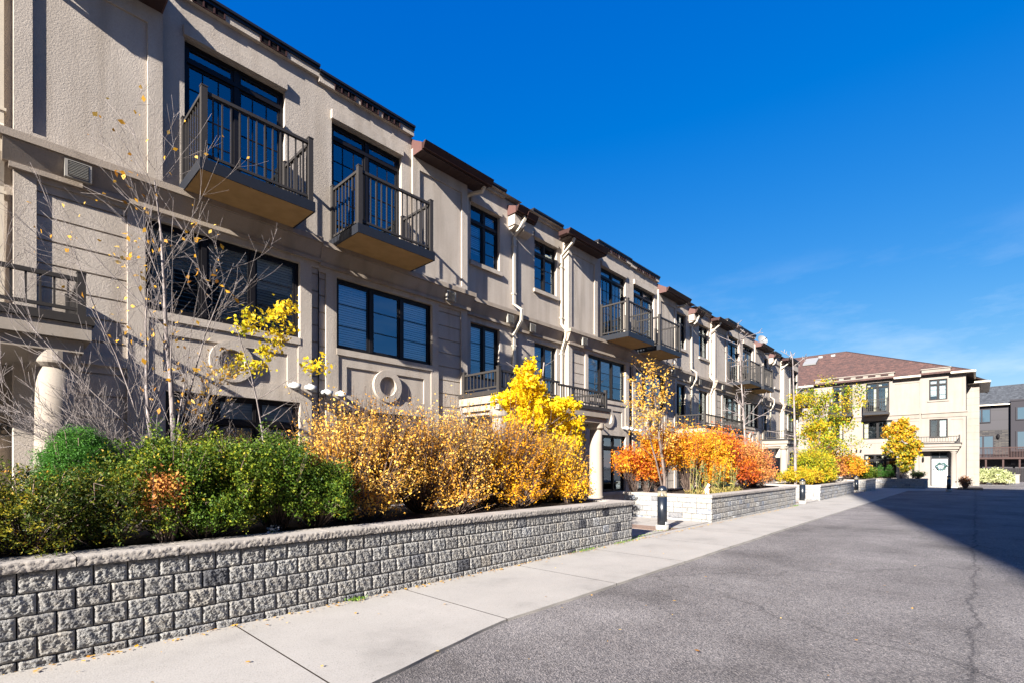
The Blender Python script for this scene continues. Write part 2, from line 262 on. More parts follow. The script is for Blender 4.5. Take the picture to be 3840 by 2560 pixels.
# ------------------------------------------------------------------ object helpers
def link(o): sc.collection.objects.link(o); return o
def tag(o, label=None, cat=None, group=None, kind=None):
    if label: o['label'] = label
    if cat: o['category'] = cat
    if group: o['group'] = group
    if kind: o['kind'] = kind
    return o
def empty(name, loc, label, cat, group=None):
    o = bpy.data.objects.new(name, None); o.location = loc; o.empty_display_size = .3; link(o)
    return tag(o, label, cat, group)
def root_offset(parent):
    v = Vector((0, 0, 0)); p = parent
    while p: v += p.location; p = p.parent
    return v
class MB:
    def __init__(s): s.v = []; s.f = []; s.m = []
    def quad(s, a, b, c, d, mi=0):
        n = len(s.v); s.v += [a, b, c, d]; s.f.append((n, n + 1, n + 2, n + 3)); s.m.append(mi)
    def tri(s, a, b, c, mi=0):
        n = len(s.v); s.v += [a, b, c]; s.f.append((n, n + 1, n + 2)); s.m.append(mi)
    def box(s, x0, x1, y0, y1, z0, z1, mi=0):
        if x0 > x1: x0, x1 = x1, x0
        n = len(s.v); s.v += [(x0, y0, z0), (x1, y0, z0), (x1, y1, z0), (x0, y1, z0), (x0, y0, z1), (x1, y0, z1), (x1, y1, z1), (x0, y1, z1)]
        for f in ((0, 3, 2, 1), (4, 5, 6, 7), (0, 1, 5, 4), (1, 2, 6, 5), (2, 3, 7, 6), (3, 0, 4, 7)):
            s.f.append(tuple(n + i for i in f)); s.m.append(mi)
    def extr(s, prof, x0, x1, axis='x', mi=0):
        """profile of (a, z) swept along an axis: axis x -> a is y; axis y -> a is x"""
        if x0 > x1: x0, x1 = x1, x0
        P = (lambda t, a, z: (t, a, z)) if axis == 'x' else (lambda t, a, z: (a, t, z))
        n = len(s.v); k = len(prof)
        for t in (x0, x1): s.v += [P(t, a, z) for a, z in prof]
        for i in range(k): j = (i + 1) % k; s.f.append((n + i, n + j, n + k + j, n + k + i)); s.m.append(mi)
        s.f.append(tuple(n + i for i in range(k))[::-1]); s.f.append(tuple(n + k + i for i in range(k))); s.m += [mi, mi]
    def cyl(s, p0, p1, r0, r1=None, n=16, mi=0, caps=True):
        r1 = r0 if r1 is None else r1; p0 = Vector(p0); p1 = Vector(p1); d = (p1 - p0).normalized()
        a = d.orthogonal().normalized(); b = d.cross(a); k = len(s.v)
        for p, r in ((p0, r0), (p1, r1)):
            for i in range(n): q = p + (a * math.cos(2 * math.pi * i / n) + b * math.sin(2 * math.pi * i / n)) * r; s.v.append(tuple(q))
        for i in range(n): j = (i + 1) % n; s.f.append((k + i, k + j, k + n + j, k + n + i)); s.m.append(mi)
        if caps: s.f.append(tuple(k + i for i in range(n))[::-1]); s.f.append(tuple(k + n + i for i in range(n))); s.m += [mi, mi]
    def lathe(s, cx, cy, prof, n=20, mi=0):
        k = len(s.v)
        for r, z in prof:
            for i in range(n): a = 2 * math.pi * i / n; s.v.append((cx + r * math.cos(a), cy + r * math.sin(a), z))
        for j in range(len(prof) - 1):
            for i in range(n):
                q = (i + 1) % n; s.f.append((k + j * n + i, k + j * n + q, k + (j + 1) * n + q, k + (j + 1) * n + i)); s.m.append(mi)
        s.f.append(tuple(k + i for i in range(n))[::-1]); s.f.append(tuple(k + (len(prof) - 1) * n + i for i in range(n))); s.m += [mi, mi]
    def path(s, pts, w=.07, d=.05, mi=0):
        """rectangular tube following points"""
        rings = []
        for i, p in enumerate(pts):
            p = Vector(p); a = Vector(pts[max(0, i - 1)]); b = Vector(pts[min(len(pts) - 1, i + 1)]); t = (b - a).normalized()
            x = Vector((1, 0, 0)); y = t.cross(x)
            if y.length < .2: x = Vector((0, 1, 0)); y = t.cross(x)
            y.normalize(); x = y.cross(t).normalized(); n = len(s.v)
            for u, v_ in ((-1, -1), (1, -1), (1, 1), (-1, 1)): s.v.append(tuple(p + x * u * w / 2 + y * v_ * d / 2))
            rings.append(n)
        for a, b in zip(rings, rings[1:]):
            for i in range(4): j = (i + 1) % 4; s.f.append((a + i, a + j, b + j, b + i)); s.m.append(mi)
        s.f.append(tuple(rings[0] + i for i in range(4))[::-1]); s.f.append(tuple(rings[-1] + i for i in range(4))); s.m += [mi, mi]
    def build(s, name, mats, parent=None, smooth=False):
        me = bpy.data.meshes.new(name); me.from_pydata(s.v, [], s.f); mats = mats if isinstance(mats, (list, tuple)) else [mats]
        for m in mats: me.materials.append(m)
        me.polygons.foreach_set('material_index', s.m)
        if smooth: me.polygons.foreach_set('use_smooth', [True] * len(s.f))
        me.update(); o = link(bpy.data.objects.new(name, me))
        if parent: o.parent = parent; o.location = -root_offset(parent)
        return o
def npmesh(name, verts, faces, mat, parent=None, rnd=None, smooth=False, label=None):
    """verts (n,3), faces (m,k) equal-sized"""
    me = bpy.data.meshes.new(name); nv, (nf, k) = len(verts), faces.shape
    me.vertices.add(nv); me.vertices.foreach_set('co', verts.astype(np.float32).ravel())
    me.loops.add(nf * k); me.loops.foreach_set('vertex_index', faces.astype(np.int32).ravel())
    me.polygons.add(nf); me.polygons.foreach_set('loop_start', np.arange(0, nf * k, k, dtype=np.int32))
    me.update(calc_edges=True)
    if rnd is not None:
        a = me.attributes.new('rnd', 'FLOAT', 'FACE'); a.data.foreach_set('value', rnd.astype(np.float32))
    if smooth: me.polygons.foreach_set('use_smooth', np.ones(nf, dtype=bool))
    me.materials.append(mat); o = link(bpy.data.objects.new(name, me))
    if parent: o.parent = parent; o.location = -root_offset(parent)
    return o

# ------------------------------------------------------------------ ground
def gz(x): return 0.0 if x < 12 else (-.0042 * (x - 12) if x < 45 else -.139)
def sheet(name, x0, x1, y0, y1, dz, mat, label=None, step=3.0, wob=None, kind='structure'):
    mb = MB(); xs = [x0]
    while xs[-1] < x1 - 1e-6: xs.append(min(x1, xs[-1] + step))
    for a, b in zip(xs, xs[1:]):
        ya, yb = (wob(a), wob(b)) if wob else (y0, y0)
        mb.quad((a, ya, gz(a) + dz), (b, yb, gz(b) + dz), (b, y1, gz(b) + dz), (a, y1, gz(a) + dz))
    o = mb.build(name, mat); tag(o, kind=kind); return o
sheet('asphalt_ground', -120, 600, -400, 500, 0, M['asphalt'], step=20)
def curb_y(x):
    b = 3.15 if x > 3.3 else 3.15 - .17 * max(0, (3.3 - x)) ** 1.15
    return b + .006 * math.sin(x * 2.3) + .0025 * math.sin(x * 11 + 1)
# sidewalk slabs with open joints between them
def sidewalk():
    mb = MB(); js = [-4.2, -2.2, -.35, 1.55, 3.32] + [3.32 + 1.9 * i for i in range(1, 20)] + [39.8]
    for a, b in zip(js, js[1:]):
        n = max(2, int((b - a) / .04)); xs = np.linspace(a + .006, b - .006, n)
        for p, q in zip(xs, xs[1:]):
            zp, zq = gz(p) + .02, gz(q) + .02
            mb.quad((p, curb_y(p), zp), (q, curb_y(q), zq), (q, 4.9, zq), (p, 4.9, zp))
            mb.quad((p, curb_y(p), zp - .05), (q, curb_y(q), zq - .05), (q, curb_y(q), zq), (p, curb_y(p), zp))
        mb.quad((b - .009, curb_y(b) + .004, gz(b) + .0165), (b + .009, curb_y(b) + .004, gz(b) + .0165), (b + .009, 4.9, gz(b) + .0165), (b - .009, 4.9, gz(b) + .0165), 1)
    # landing before the end building
    mb.quad((39.8, 3.1, gz(40) + .02), (41.5, 1.15, gz(42) + .02), (50.4, 1.15, gz(50) + .02), (50.4, 9, gz(50) + .02))
    mb.quad((39.8, 3.1, gz(40) + .021), (50.4, 9, gz(50) + .021), (50.4, 9.6, gz(50) + .021), (39.8, 4.9, gz(40) + .021))
    tag(mb.build('sidewalk', [M['walk'], M['soil']]), kind='structure')
sidewalk()
for i, (a, b) in enumerate([(8.3, 12.8), (20.2, 24.7), (32.2, 36.6)]):
    mb = MB(); c = (a + b) / 2 - .1; z = gz(c) + .024
    for p, q in ((a, c - .35), (c + .35, b)):
        for k in range(4):
            y0 = 4.915 + k * 1.2; y1 = min(8.6, y0 + 1.188); mb.quad((p, y0, z), (q, y0, z), (q, y1, z), (p, y1, z))
    tag(mb.build('walkway', M['walk']), kind='structure')
    mb = MB()
    for k in range(18):
        for j in range(3):
            y0 = 4.92 + k * .205; x0 = c - .33 + j * .222; mb.box(x0, x0 + .215, y0, y0 + .198, z - .05, z + .004)
    tag(mb.build('paver_strip', M['paver']), kind='structure')

# ------------------------------------------------------------------ townhouses
F, B, RR = 9.70, 9.76, 9.93                       # street planes: front, balcony wall, narrow recess
def facade(mb, y, x0, x1, z0, z1, holes, mi=0):
    """wall in the plane y with rectangular recesses (x0,x1,z0,z1,depth,keep_back,sub)"""
    if x0 > x1: x0, x1 = x1, x0
    hs = []
    for h in holes:
        a, b = sorted(h[:2]); hs.append((max(a, x0), min(b, x1), max(h[2], z0), min(h[3], z1), *h[4:]))
    xs = sorted({x0, x1, *[h[0] for h in hs], *[h[1] for h in hs]}); zs = sorted({z0, z1, *[h[2] for h in hs], *[h[3] for h in hs]})
    for a, b in zip(xs, xs[1:]):
        for c, d in zip(zs, zs[1:]):
            m_, n_ = (a + b) / 2, (c + d) / 2
            if b - a < 1e-5 or d - c < 1e-5: continue
            if any(h[0] < m_ < h[1] and h[2] < n_ < h[3] for h in hs): continue
            mb.quad((a, y, c), (b, y, c), (b, y, d), (a, y, d), mi)
    for h in hs:
        a, b, c, d, dp, back = h[:6]; Y = y + dp
        mb.quad((a, y, c), (a, Y, c), (b, Y, c), (b, y, c), mi); mb.quad((a, y, d), (b, y, d), (b, Y, d), (a, Y, d), mi)
        mb.quad((a, y, c), (a, y, d), (a, Y, d), (a, Y, c), mi); mb.quad((b, y, c), (b, Y, c), (b, Y, d), (b, y, d), mi)
        if back: facade(mb, Y, a, b, c, d, h[6] if len(h) > 6 else [], mi)

def window(parent, y, x0, x1, z0, z1, cols, style, name='window', transom=None, muntins=2, inset=.09, seed=0, door=False):
    """frame with sashes, panes, blinds and a dark room behind; y is the wall plane"""
    if x0 > x1: x0, x1 = x1, x0
    rr = random.Random(seed); fr = MB(); Y = y + inset; d = .05; fw = .055
    fr.box(x0, x1, Y, Y + d, z0, z0 + fw); fr.box(x0, x1, Y, Y + d, z1 - fw, z1); fr.box(x0, x0 + fw, Y, Y + d, z0 + fw, z1 - fw); fr.box(x1 - fw, x1, Y, Y + d, z0 + fw, z1 - fw)
    xs = [x0 + fw + (x1 - x0 - 2 * fw) * sum(cols[:i]) / sum(cols) for i in range(len(cols) + 1)]
    for x in xs[1:-1]: fr.box(x - .04, x + .04, Y - .012, Y + d - .004, z0 + fw, z1 - fw)
    rows = [(z0 + fw, z1 - fw)]
    if transom: fr.box(x0 + fw, x1 - fw, Y - .02, Y + d - .008, transom - .035, transom + .035); rows = [(z0 + fw, transom - .035), (transom + .035, z1 - fw)]
    cells = []
    for i, (a, b) in enumerate(zip(xs, xs[1:])):
        a += .04 if i else 0; b -= .04 if i < len(cols) - 1 else 0
        for k, (c, e) in enumerate(rows):
            cells.append((a, b, c, e, i, k)); s_ = .042                       # sash
            fr.box(a, b, Y + .012, Y + .04, c, c + s_); fr.box(a, b, Y + .012, Y + .04, e - s_, e)
            fr.box(a, a + s_, Y + .012, Y + .04, c + s_, e - s_); fr.box(b - s_, b, Y + .012, Y + .04, c + s_, e - s_)
            if door and k == 0:
                for q in range(1, 5): zz = c + (e - c) * q / 5; fr.box(a + s_, b - s_, Y + .024, Y + .030, zz - .009, zz + .009)
                for q in range(1, 3): xx = a + (b - a) * q / 3; fr.box(xx - .009, xx + .009, Y + .0245, Y + .0305, c + s_, e - s_)
            elif (k == 0 or not transom) and muntins:
                for q in range(1, muntins + 1): zz = c + (e - c) * q / (muntins + 1); fr.box(a + s_, b - s_, Y + .024, Y + .030, zz - .009, zz + .009)
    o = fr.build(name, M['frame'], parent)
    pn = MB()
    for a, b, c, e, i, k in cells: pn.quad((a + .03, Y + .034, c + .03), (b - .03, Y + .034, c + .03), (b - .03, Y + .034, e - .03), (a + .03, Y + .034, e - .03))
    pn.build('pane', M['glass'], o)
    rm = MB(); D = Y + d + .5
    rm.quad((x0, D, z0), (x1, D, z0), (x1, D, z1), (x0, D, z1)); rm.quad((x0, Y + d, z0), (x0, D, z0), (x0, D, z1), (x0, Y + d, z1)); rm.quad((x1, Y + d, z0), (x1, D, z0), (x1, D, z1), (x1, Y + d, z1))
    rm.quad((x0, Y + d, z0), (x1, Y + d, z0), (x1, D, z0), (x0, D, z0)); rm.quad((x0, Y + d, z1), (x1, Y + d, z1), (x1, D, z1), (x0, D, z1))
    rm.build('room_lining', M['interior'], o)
    bl = MB(); cu = MB()
    for a, b, c, e, i, k in cells:
        if style == 'dark' or (style == 'half' and rr.random() < .4): continue
        if style == 'upper' and k == 0: continue
        if style == 'mixed' and i == 1: continue
        if style == 'curtain':
            n = 7; ww = (b - a) * .33; x = a if rr.random() < .5 else b - ww
            for q in range(n):
                p, r_ = x + ww * q / n, x + ww * (q + 1) / n; yy = Y + .12 + (.02 if q % 2 else 0); yz = Y + .12 + (0 if q % 2 else .02)
                cu.quad((p, yy, c), (r_, yz, c), (r_, yz, e), (p, yy, e))
            continue
        low = c if style in ('full', 'upper', 'mixed', 'dark_slat') else c + (e - c) * rr.choice([0, 0, .25, .5])
        if style == 'dark_slat' and i < 2:
            n = int((e - low) / .075)
            for q in range(n): zz = low + q * .075; bl.quad((a, Y + .07, zz), (b, Y + .07, zz), (b, Y + .125, zz + .035), (a, Y + .125, zz + .035))
        else:
            n = max(1, int((e - low) / .05)); hh = (e - low) / n
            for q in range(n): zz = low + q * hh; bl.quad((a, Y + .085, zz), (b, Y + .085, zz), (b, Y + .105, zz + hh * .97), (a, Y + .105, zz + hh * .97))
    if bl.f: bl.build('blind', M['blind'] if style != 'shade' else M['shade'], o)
    if cu.f: cu.build('curtain', M['curtain'], o)
    return o

def railing(parent, segs, z0, h, pitch, postw=.075, posts=(), ph=None, name='railing', slat=.022):
    mb = MB()
    for (a, b) in segs:
        a = Vector(a); b = Vector(b); L = (b - a).length; dr = (b - a) / L; ax = abs(dr.x) > .5
        def bar(z, zz, wd):
            if ax: mb.box(min(a.x, b.x), max(a.x, b.x), a.y - wd / 2, a.y + wd / 2, z, zz)
            else: mb.box(a.x - wd / 2, a.x + wd / 2, min(a.y, b.y), max(a.y, b.y), z, zz)
        bar(z0 + .07, z0 + .11, .035); bar(z0 + h - .05, z0 + h, .055)
        n = max(2, int(round(L / pitch)))
        for i in range(1, n): p = a + dr * L * i / n; mb.box(p.x - slat / 2, p.x + slat / 2, p.y - slat / 2, p.y + slat / 2, z0 + .11, z0 + h - .05)
    o = mb.build(name, M['rail'], parent)
    for p in posts:
        m = MB(); m.box(p[0] - postw / 2, p[0] + postw / 2, p[1] - postw / 2, p[1] + postw / 2, z0, z0 + (ph or h + .06)); m.box(p[0] - postw / 2 - .006, p[0] + postw / 2 + .006, p[1] - postw / 2 - .006, p[1] + postw / 2 + .006, z0 + (ph or h + .06), z0 + (ph or h + .06) + .018)
        m.build('post', M['rail'], parent)
    return o

def ring(mb, cx, cz, r0, r1, y0, y1, n=40):
    k = len(mb.v)
    for i in range(n):
        a = 2 * math.pi * i / n; ca, sa = math.cos(a), math.sin(a)
        mb.v += [(cx + r0 * ca, y1, cz + r0 * sa), (cx + r0 * ca, y0, cz + r0 * sa), (cx + r1 * ca, y0, cz + r1 * sa), (cx + r1 * ca, y1, cz + r1 * sa)]
    for i in range(n):
        j = (i + 1) % n
        for q in range(3): mb.f.append((k + i * 4 + q, k + j * 4 + q, k + j * 4 + q + 1, k + i * 4 + q + 1)); mb.m.append(0)

def balcony(parent, x0, x1, z, y_wall, y_front=8.63):
    s = MB(); s.box(x0, x1, y_front, y_wall, z - .155, z - .012)
    o = s.build('balcony', M['soffit'], parent)
    f = MB(); t = .018
    f.box(x0 - t, x1 + t, y_front - t, y_front, z - .165, z + .012); f.box(x0 - t, x0, y_front, y_wall, z - .165, z + .012); f.box(x1, x1 + t, y_front, y_wall, z - .165, z + .012)
    f.box(x0, x1, y_front, y_wall, z - .012, z + .008); f.build('fascia', M['fascia'], o)
    e = .05; a, b, yf = x0 + e, x1 - e, y_front + e
    railing(o, [((a, yf, 0), (b, yf, 0)), ((a, yf, 0), (a, y_wall - .04, 0)), ((b, yf, 0), (b, y_wall - .04, 0))], z + .01, 1.07, .125, .085,
            [(a, yf), (b, yf), (a, y_wall - .05), (b, y_wall - .05)], 1.12)
    return o

def eave(parent, x0, x1, y_wall, y_front, z, hip0, hip1, rise=.25):
    """small brown roof with gutter; hip0 / hip1: returned end at x0 / x1"""
    r = MB(); zt = z + .18; xa = x0; xb = x1; run = y_wall + .1 - y_front
    za = zt + rise; ix0 = x0 + (run if hip0 else 0); ix1 = x1 - (run if hip1 else 0)
    if ix0 > ix1: ix0 = ix1 = (x0 + x1) / 2
    yw = y_wall + .1
    r.quad((xa, y_front, zt), (xb, y_front, zt), (ix1, yw, za), (ix0, yw, za))
    r.quad((xa, y_front, zt), (ix0, yw, za), (ix0, yw, zt - .02), (xa, yw, zt - .02)); r.quad((xb, y_front, zt), (ix1, yw, za), (ix1, yw, zt - .02), (xb, yw, zt - .02))
    o = r.build('eave', M['gutter'], parent)
    g = MB(); prof = [(y_front - .05, z + .05), (y_front - .128, z + .185), (y_front - .10, z + .19), (y_front, z + .17), (y_front, z + .03), (y_front - .07, z + .03)]
    g.extr(prof, x0 - (.12 if hip0 else 0), x1 + (.12 if hip1 else 0), 'x')
    if hip0: g.extr([(x0 - .12, z + .06), (x0 - .125, z + .185), (x0 - .1, z + .19), (x0, z + .17), (x0, z + .03), (x0 - .07, z + .03)], y_front, yw - .1, 'y')
    else: g.extr([(y_front, z - .005), (y_front, z + .175), (yw, za - .004), (yw, z - .005)], x0 - .018, x0, 'x', 1)
    if hip1: g.extr([(x1 + .12, z + .06), (x1 + .125, z + .185), (x1 + .1, z + .19), (x1, z + .17), (x1, z + .03), (x1 + .07, z + .03)], y_front, yw - .1, 'y')
    else: g.extr([(y_front, z - .005), (y_front, z + .175), (yw, za - .004), (yw, z - .005)], x1, x1 + .018, 'x', 1)
    g.build('gutter', [M['gutter'], M['gutter_end_lit']], o)
    s = MB(); s.box(x0, x1, y_front + .001, yw, z, z + .028)
    for i in range(int((x1 - x0) / .14)): s.box(x0 + .03 + i * .14, x0 + .037 + i * .14, y_front + .03, yw - .01, z - .006, z)
    s.build('soffit', M['soffit_dark'], o)
    return o

def vent(parent, x, z, y, wd=.28, ht=.2):
    m = MB(); m.box(x - wd / 2, x + wd / 2, y - .06, y, z - ht / 2, z + ht / 2)
    for i in range(9): zz = z - ht / 2 + .02 + i * (ht - .04) / 9; m.quad((x - wd / 2 + .04, y - .063, zz), (x + wd / 2 - .04, y - .063, zz), (x + wd / 2 - .04, y - .078, zz + .008), (x - wd / 2 + .04, y - .078, zz + .008), 1)
    m.box(x - wd / 2 + .035, x + wd / 2 - .035, y - .064, y - .061, z - ht / 2 + .015, z + ht / 2 - .015, 2)
    return m.build('wall_vent', [M['ventc'], M['pvc'], M['dark']], parent)

def downspout(parent, pts, straps=()):
    m = MB(); m.path(pts, .085, .06)
    for (x, y, z) in straps: m.box(x - .065, x + .065, y - .045, y + .06, z - .02, z + .02)
    return m.build('downspout', M['spout'], parent)

def cornice(mb, x0, x1, y, z, e0=0, e1=0):
    """stepped floor band in front of plane y, top at z; e0/e1 overhang at ends"""
    mb.box(x0 - e0, x1 + e1, y - .20, y + .02, z - .105, z)
    mb.extr([(y - .17, z - .11), (y - .05, z - .38), (y + .02, z - .38), (y + .02, z - .11)], x0 - e0 * .8, x1 + e1 * .8, 'x')
    mb.box(x0 - e0 * .35, x1 + e1 * .35, y - .075, y + .02, z - .455, z - .385)

DZ = [0, -.06, -.12, -.16, -.19, -.21, -.23, -.24]
CB = [4.70, 4.70, 17.12, 17.12, 29.55, 29.55, 41.98]
LBL = ['townhouse with number 8 at far left, its balcony behind the bare tree',
       'second townhouse from the left, balcony above ring panel and dark window over the orange shrub',
       'townhouse behind the bright yellow ginkgo, wide window right of the long porch railing',
       'fourth townhouse along the row, small balcony above the red and orange bushes',
       'townhouse whose balcony is crossed by the thin bare tree, orange leaves before its porch',
       'sixth townhouse along the row with a grey satellite dish on its roof',
       'last townhouse of the row, its single balcony behind the yellow green tree']
FD = {0: (.65, 2.32), 1: (.30, 2.01)}
BLST = [('dark_slat', 'full'), ('mixed', 'upper'), ('shade', 'half'), ('shade', 'half'), ('curtain', 'curtain'), ('half', 'half'), ('half', 'half')]
ATT = {0: [(2.48, 2.97), (3.57, 4.04)], 1: [(5.03, 5.49), (5.63, 6.05), (6.17, 6.61)]}

def townhouse(i):
    s = -1 if i % 2 == 0 else 1; c = CB[i]; dz = DZ[i]; P3 = 0.35 if i == 0 else 0.0
    X = lambda u: c + s * u
    ub0, ub1, uP = 2.29 + P3, 4.01 + P3, 6.22
    xin, xout = X(0), X(uP)
    root = empty('townhouse', ((xin + xout) / 2, F, gz(c)), LBL[i], 'townhouse', 'row of stucco townhouses')
    zc = 5.96 + dz; top = 9.48 + dz - (.02 if i else 0); fdz = 6.20 + dz; gb = gz(c) - .05
    so = lambda a, b: (min(a, b), max(a, b))
    # ---- walls
    wmb = MB()
    holes = []
    w2 = (.38, 2.87); holes.append((X(w2[0]), X(w2[1]), 3.93 + dz, 5.40 + dz, .14, False))
    w1 = (.38, 2.60); holes.append((X(w1[0]), X(w1[1]), .62 + dz, 2.67 + dz, .14, False))
    # groove strip at the party wall and grooved panel toward the bay end
    def grooved(u0, u1, z0, z1, depth=.04, pitch=.34):
        gr = []; z = z1 - .12
        while z > z0 + .05: gr.append((X(u0) + (0.0), X(u1), z - .020, z + .006, .025, True)); z -= pitch
        return (X(u0), X(u1), z0, z1, depth, True, gr)
    holes.append(grooved(0.0, .15, .5, 5.40 + dz)); 
    g0, g1 = (3.10, 4.13) if i == 0 else (3.06, 3.80)
    if i == 0: holes.append(grooved(g0, g1, 3.10 + dz, 5.44 + dz, .04, .335)); holes.append(grooved(g0, g1, .3, 2.95 + dz, .04, .335))
    else: holes.append(grooved(g0, g1, .3, 5.44 + dz, .04, .335))
    # ring panel
    pc = (w2[0] + w2[1]) / 2 - .02; holes.append((X(.42), X(2.83), 2.86 + dz, 3.80 + dz, .022, True, [(X(.62), X(2.63), 2.98 + dz, 3.58 + dz, .03, True)]))
    uF = ub1
    facade(wmb, F, X(0), X(uF), gb, 5.62 + dz, holes)
    ring(wmb, X(pc), 3.28 + dz, .215, .36, F - .025, F + .06)
    wmb.box(*so(X(w2[0]) , X(w2[1])), F - .012, F + .02, 3.80 + dz + .001, 3.93 + dz - .001)   # sill course
    wmb.box(*so(X(w1[0] - .04), X(w1[1] + .04)), F - .05, F + .05, .50 + dz, .61 + dz)
    # 3rd floor: balcony wall and bay
    f0, f1 = FD[0] if i == 0 else FD[1]
    facade(wmb, B, X(0), X(ub0), 5.62 + dz, top - .20, [(X(f0), X(f1), fdz, 8.64 + dz, .14, False)])
    facade(wmb, F, X(ub0), X(ub1), 5.62 + dz, 8.95 + dz, [(X(ub0 + .20), X(ub1 - .19), 6.10 + dz, 8.52 + dz, .035, True)])
    wmb.quad((X(ub0), F, 5.6 + dz), (X(ub0), B + .05, 5.6 + dz), (X(ub0), B + .05, 8.95 + dz), (X(ub0), F, 8.95 + dz))
    wmb.quad((X(ub1), F, gb), (X(ub1), RR + .4, gb), (X(ub1), RR + .4, 8.95 + dz), (X(ub1), F, 8.95 + dz))
    # lintel over the french door
    wmb.box(*so(X(f0 - .02), X(f1 + .02)), B - .065, B + .02, 8.65 + dz, 8.83 + dz)
    # narrow recess
    n0, n1 = 4.33, 5.45
    if i == 0: n0, n1 = 4.75, 5.75
    hz_ = []
    if i < 6: hz_ = [(X(n0), X(n1), 6.99 + dz, 8.55 + dz, .14, False), (X(n0), X(n1), 3.86 + dz, 5.36 + dz, .14, False)]
    facade(wmb, RR, X(ub1), X(uP), 3.0 + dz, top - .30, hz_)
    facade(wmb, RR + .3, X(ub1), X(uP), gb, 3.2 + dz, [(X(5.0), X(5.95), .45, 2.75 + dz, .12, False)] if i < 6 else [])
    wmb.box(*so(X(n0 - .06), X(n1 + .06)), RR - .07, RR + .02, 6.87 + dz, 6.98 + dz)
    wmb.box(*so(X(n0 - .02), X(n1 + .05)), RR - .055, RR + .02, 8.56 + dz, 8.72 + dz)
    wmb.box(*so(X(5.80), X(uP)), RR - .26, RR + .02, 8.42 + dz, 8.70 + dz)      # bracket below the centre eave
    wmb.extr([(RR - .26, 8.42 + dz), (RR + .02, 8.42 + dz), (RR + .02, 8.34 + dz), (RR - .1, 8.34 + dz)], *so(X(5.84), X(uP)), 'x')
    # parapet fascia courses (stucco) under the coping
    av = MB(); a_, b_ = so(X(0), X(ub0 + .02))
    av.box(a_, b_, B - .075, B + .2, top - .225, top - .10)
    av.build('parapet', M['stucco'], root); av = MB()
    av.box(*so(X(ub1 + .12), X(5.60)), RR - .075, RR + .2, top - .325, top - .20)
    av.build('parapet', M['stucco'], root)
    # body behind
    wmb.box(*so(X(0), X(uP)), 11.2, 21.5, gb, 8.9 + dz); wmb.quad((X(0), B, top - .25), (X(uP), B, top - .25), (X(uP), 11.2, top - .25), (X(0), 11.2, top - .25))
    for u in (0.0, uP): wmb.quad((X(u), 10.4, gb), (X(u), 11.2, gb), (X(u), 11.2, 8.9 + dz), (X(u), 10.4, 8.9 + dz))
    wmb.build('wall', M['stucco'], root)
    # ---- floor band
    cb = MB(); a_, b_ = so(X(0), X(uF)); sgn = (s > 0)
    cornice(cb, a_, b_, F, zc, 0 if sgn else .14, .14 if sgn else 0)
    a_, b_ = so(X(uF + .15), X(uP)); cornice(cb, a_, b_, RR, zc - .0)
    cb.build('cornice_band', M['stucco2'], root)
    # ---- coping
    cp = MB(); a_, b_ = so(X(0), X(ub0 + .03))
    cp.box(a_, b_, B - .10, B + .25, top - .10, top - .045); cp.box(a_, b_, B - .13, B + .28, top - .045, top)
    cp.build('coping', M['coping'], root)
    cp = MB(); a_, b_ = so(X(ub1 + .10), X(5.62)); cp.box(a_, b_, RR - .10, RR + .25, top - .20, top - .15); cp.box(a_, b_, RR - .13, RR + .28, top - .15, top - .10)
    cp.build('coping', M['coping'], root)
    # attic vents in groups of three openings
    spans = ATT.get(i) or [(X(.43), X(.86)), (X(.98), X(1.40)), (X(1.50), X(1.94))]
    for (p, q) in spans:
        p, q = so(p, q); m = MB(); m.box(p, q, B - .083, B - .06, top - .222, top - .108)
        for k in range(4): xx = p + (q - p) * k / 3; m.box(xx - .012, xx + .012, B - .094, B - .083, top - .222, top - .108, 1)
        m.box(p, q, B - .094, B - .083, top - .222, top - .212, 1)
        m.build('attic_vent', [M['dark'], M['gutter']], root)
    # ---- eaves
    zs = 8.78 + dz; a_, b_ = so(X(ub0 + .02), X(ub1 + .40))
    eave(root, a_, b_, F, 9.36, zs, not sgn, sgn)
    if i < 6:
        a_, b_ = so(X(5.78), X(uP)); eave(root, a_, b_, RR, 9.60, zs - .06, False, False, .16)
    # ---- downspouts
    xd = X(ub1 + .13); zb = 5.9 + dz
    if i % 2 == 0:
        downspout(root, [(xd - .02, 9.36, zs + .02), (xd - .02, 9.42, zs - .12), (xd, RR - .05, zs - .42), (xd, RR - .05, zb + .25), (xd, RR - .24, zb), (xd, RR - .22, zb - .2), (xd, RR - .06, zb - .62), (xd, RR - .05, 3.5 + dz)],
                  [(xd, RR - .05, 8.0 + dz), (xd, RR - .05, 6.35 + dz), (xd, RR - .05, 5.2 + dz)])
    else:
        downspout(root, [(xd + .22, 9.42, zs + .02), (xd + .2, 9.5, zs - .1), (xd + .02, RR - .12, zs - .14), (xd, RR - .05, zs - .22), (xd, RR - .05, zb + .12)], [(xd, RR - .05, 8.2 + dz)])
        if i < 6:
            xe = X(uP - .22); downspout(root, [(xe + .16, RR - .30, zs), (xe + .14, RR - .34, zs - .14), (xe, RR - .30, zs - .42), (xe - .01, RR - .05, zs - .62), (xe, RR - .05, zb + .30), (xe + .1, RR - .26, zb + .12), (xe + .1, RR - .24, zb - .2), (xe - .02, RR - .06, zb - .6), (xe - .02, RR - .05, 3.5 + dz)],
                  [(xe, RR - .05, 7.9 + dz), (xe, RR - .05, 6.5 + dz), (xe, RR - .05, 5.0 + dz)])
    # ---- roof behind
    rf = MB(); a_, b_ = so(X(0), X(uP)); zz = top - .3
    rf.quad((a_, 10.2, zz), (b_, 10.2, zz), (b_, 21.8, zz + .35), (a_, 21.8, zz + .35)); rf.build('roof', M['coping'], root)
    # ---- windows
    st = BLST[i]
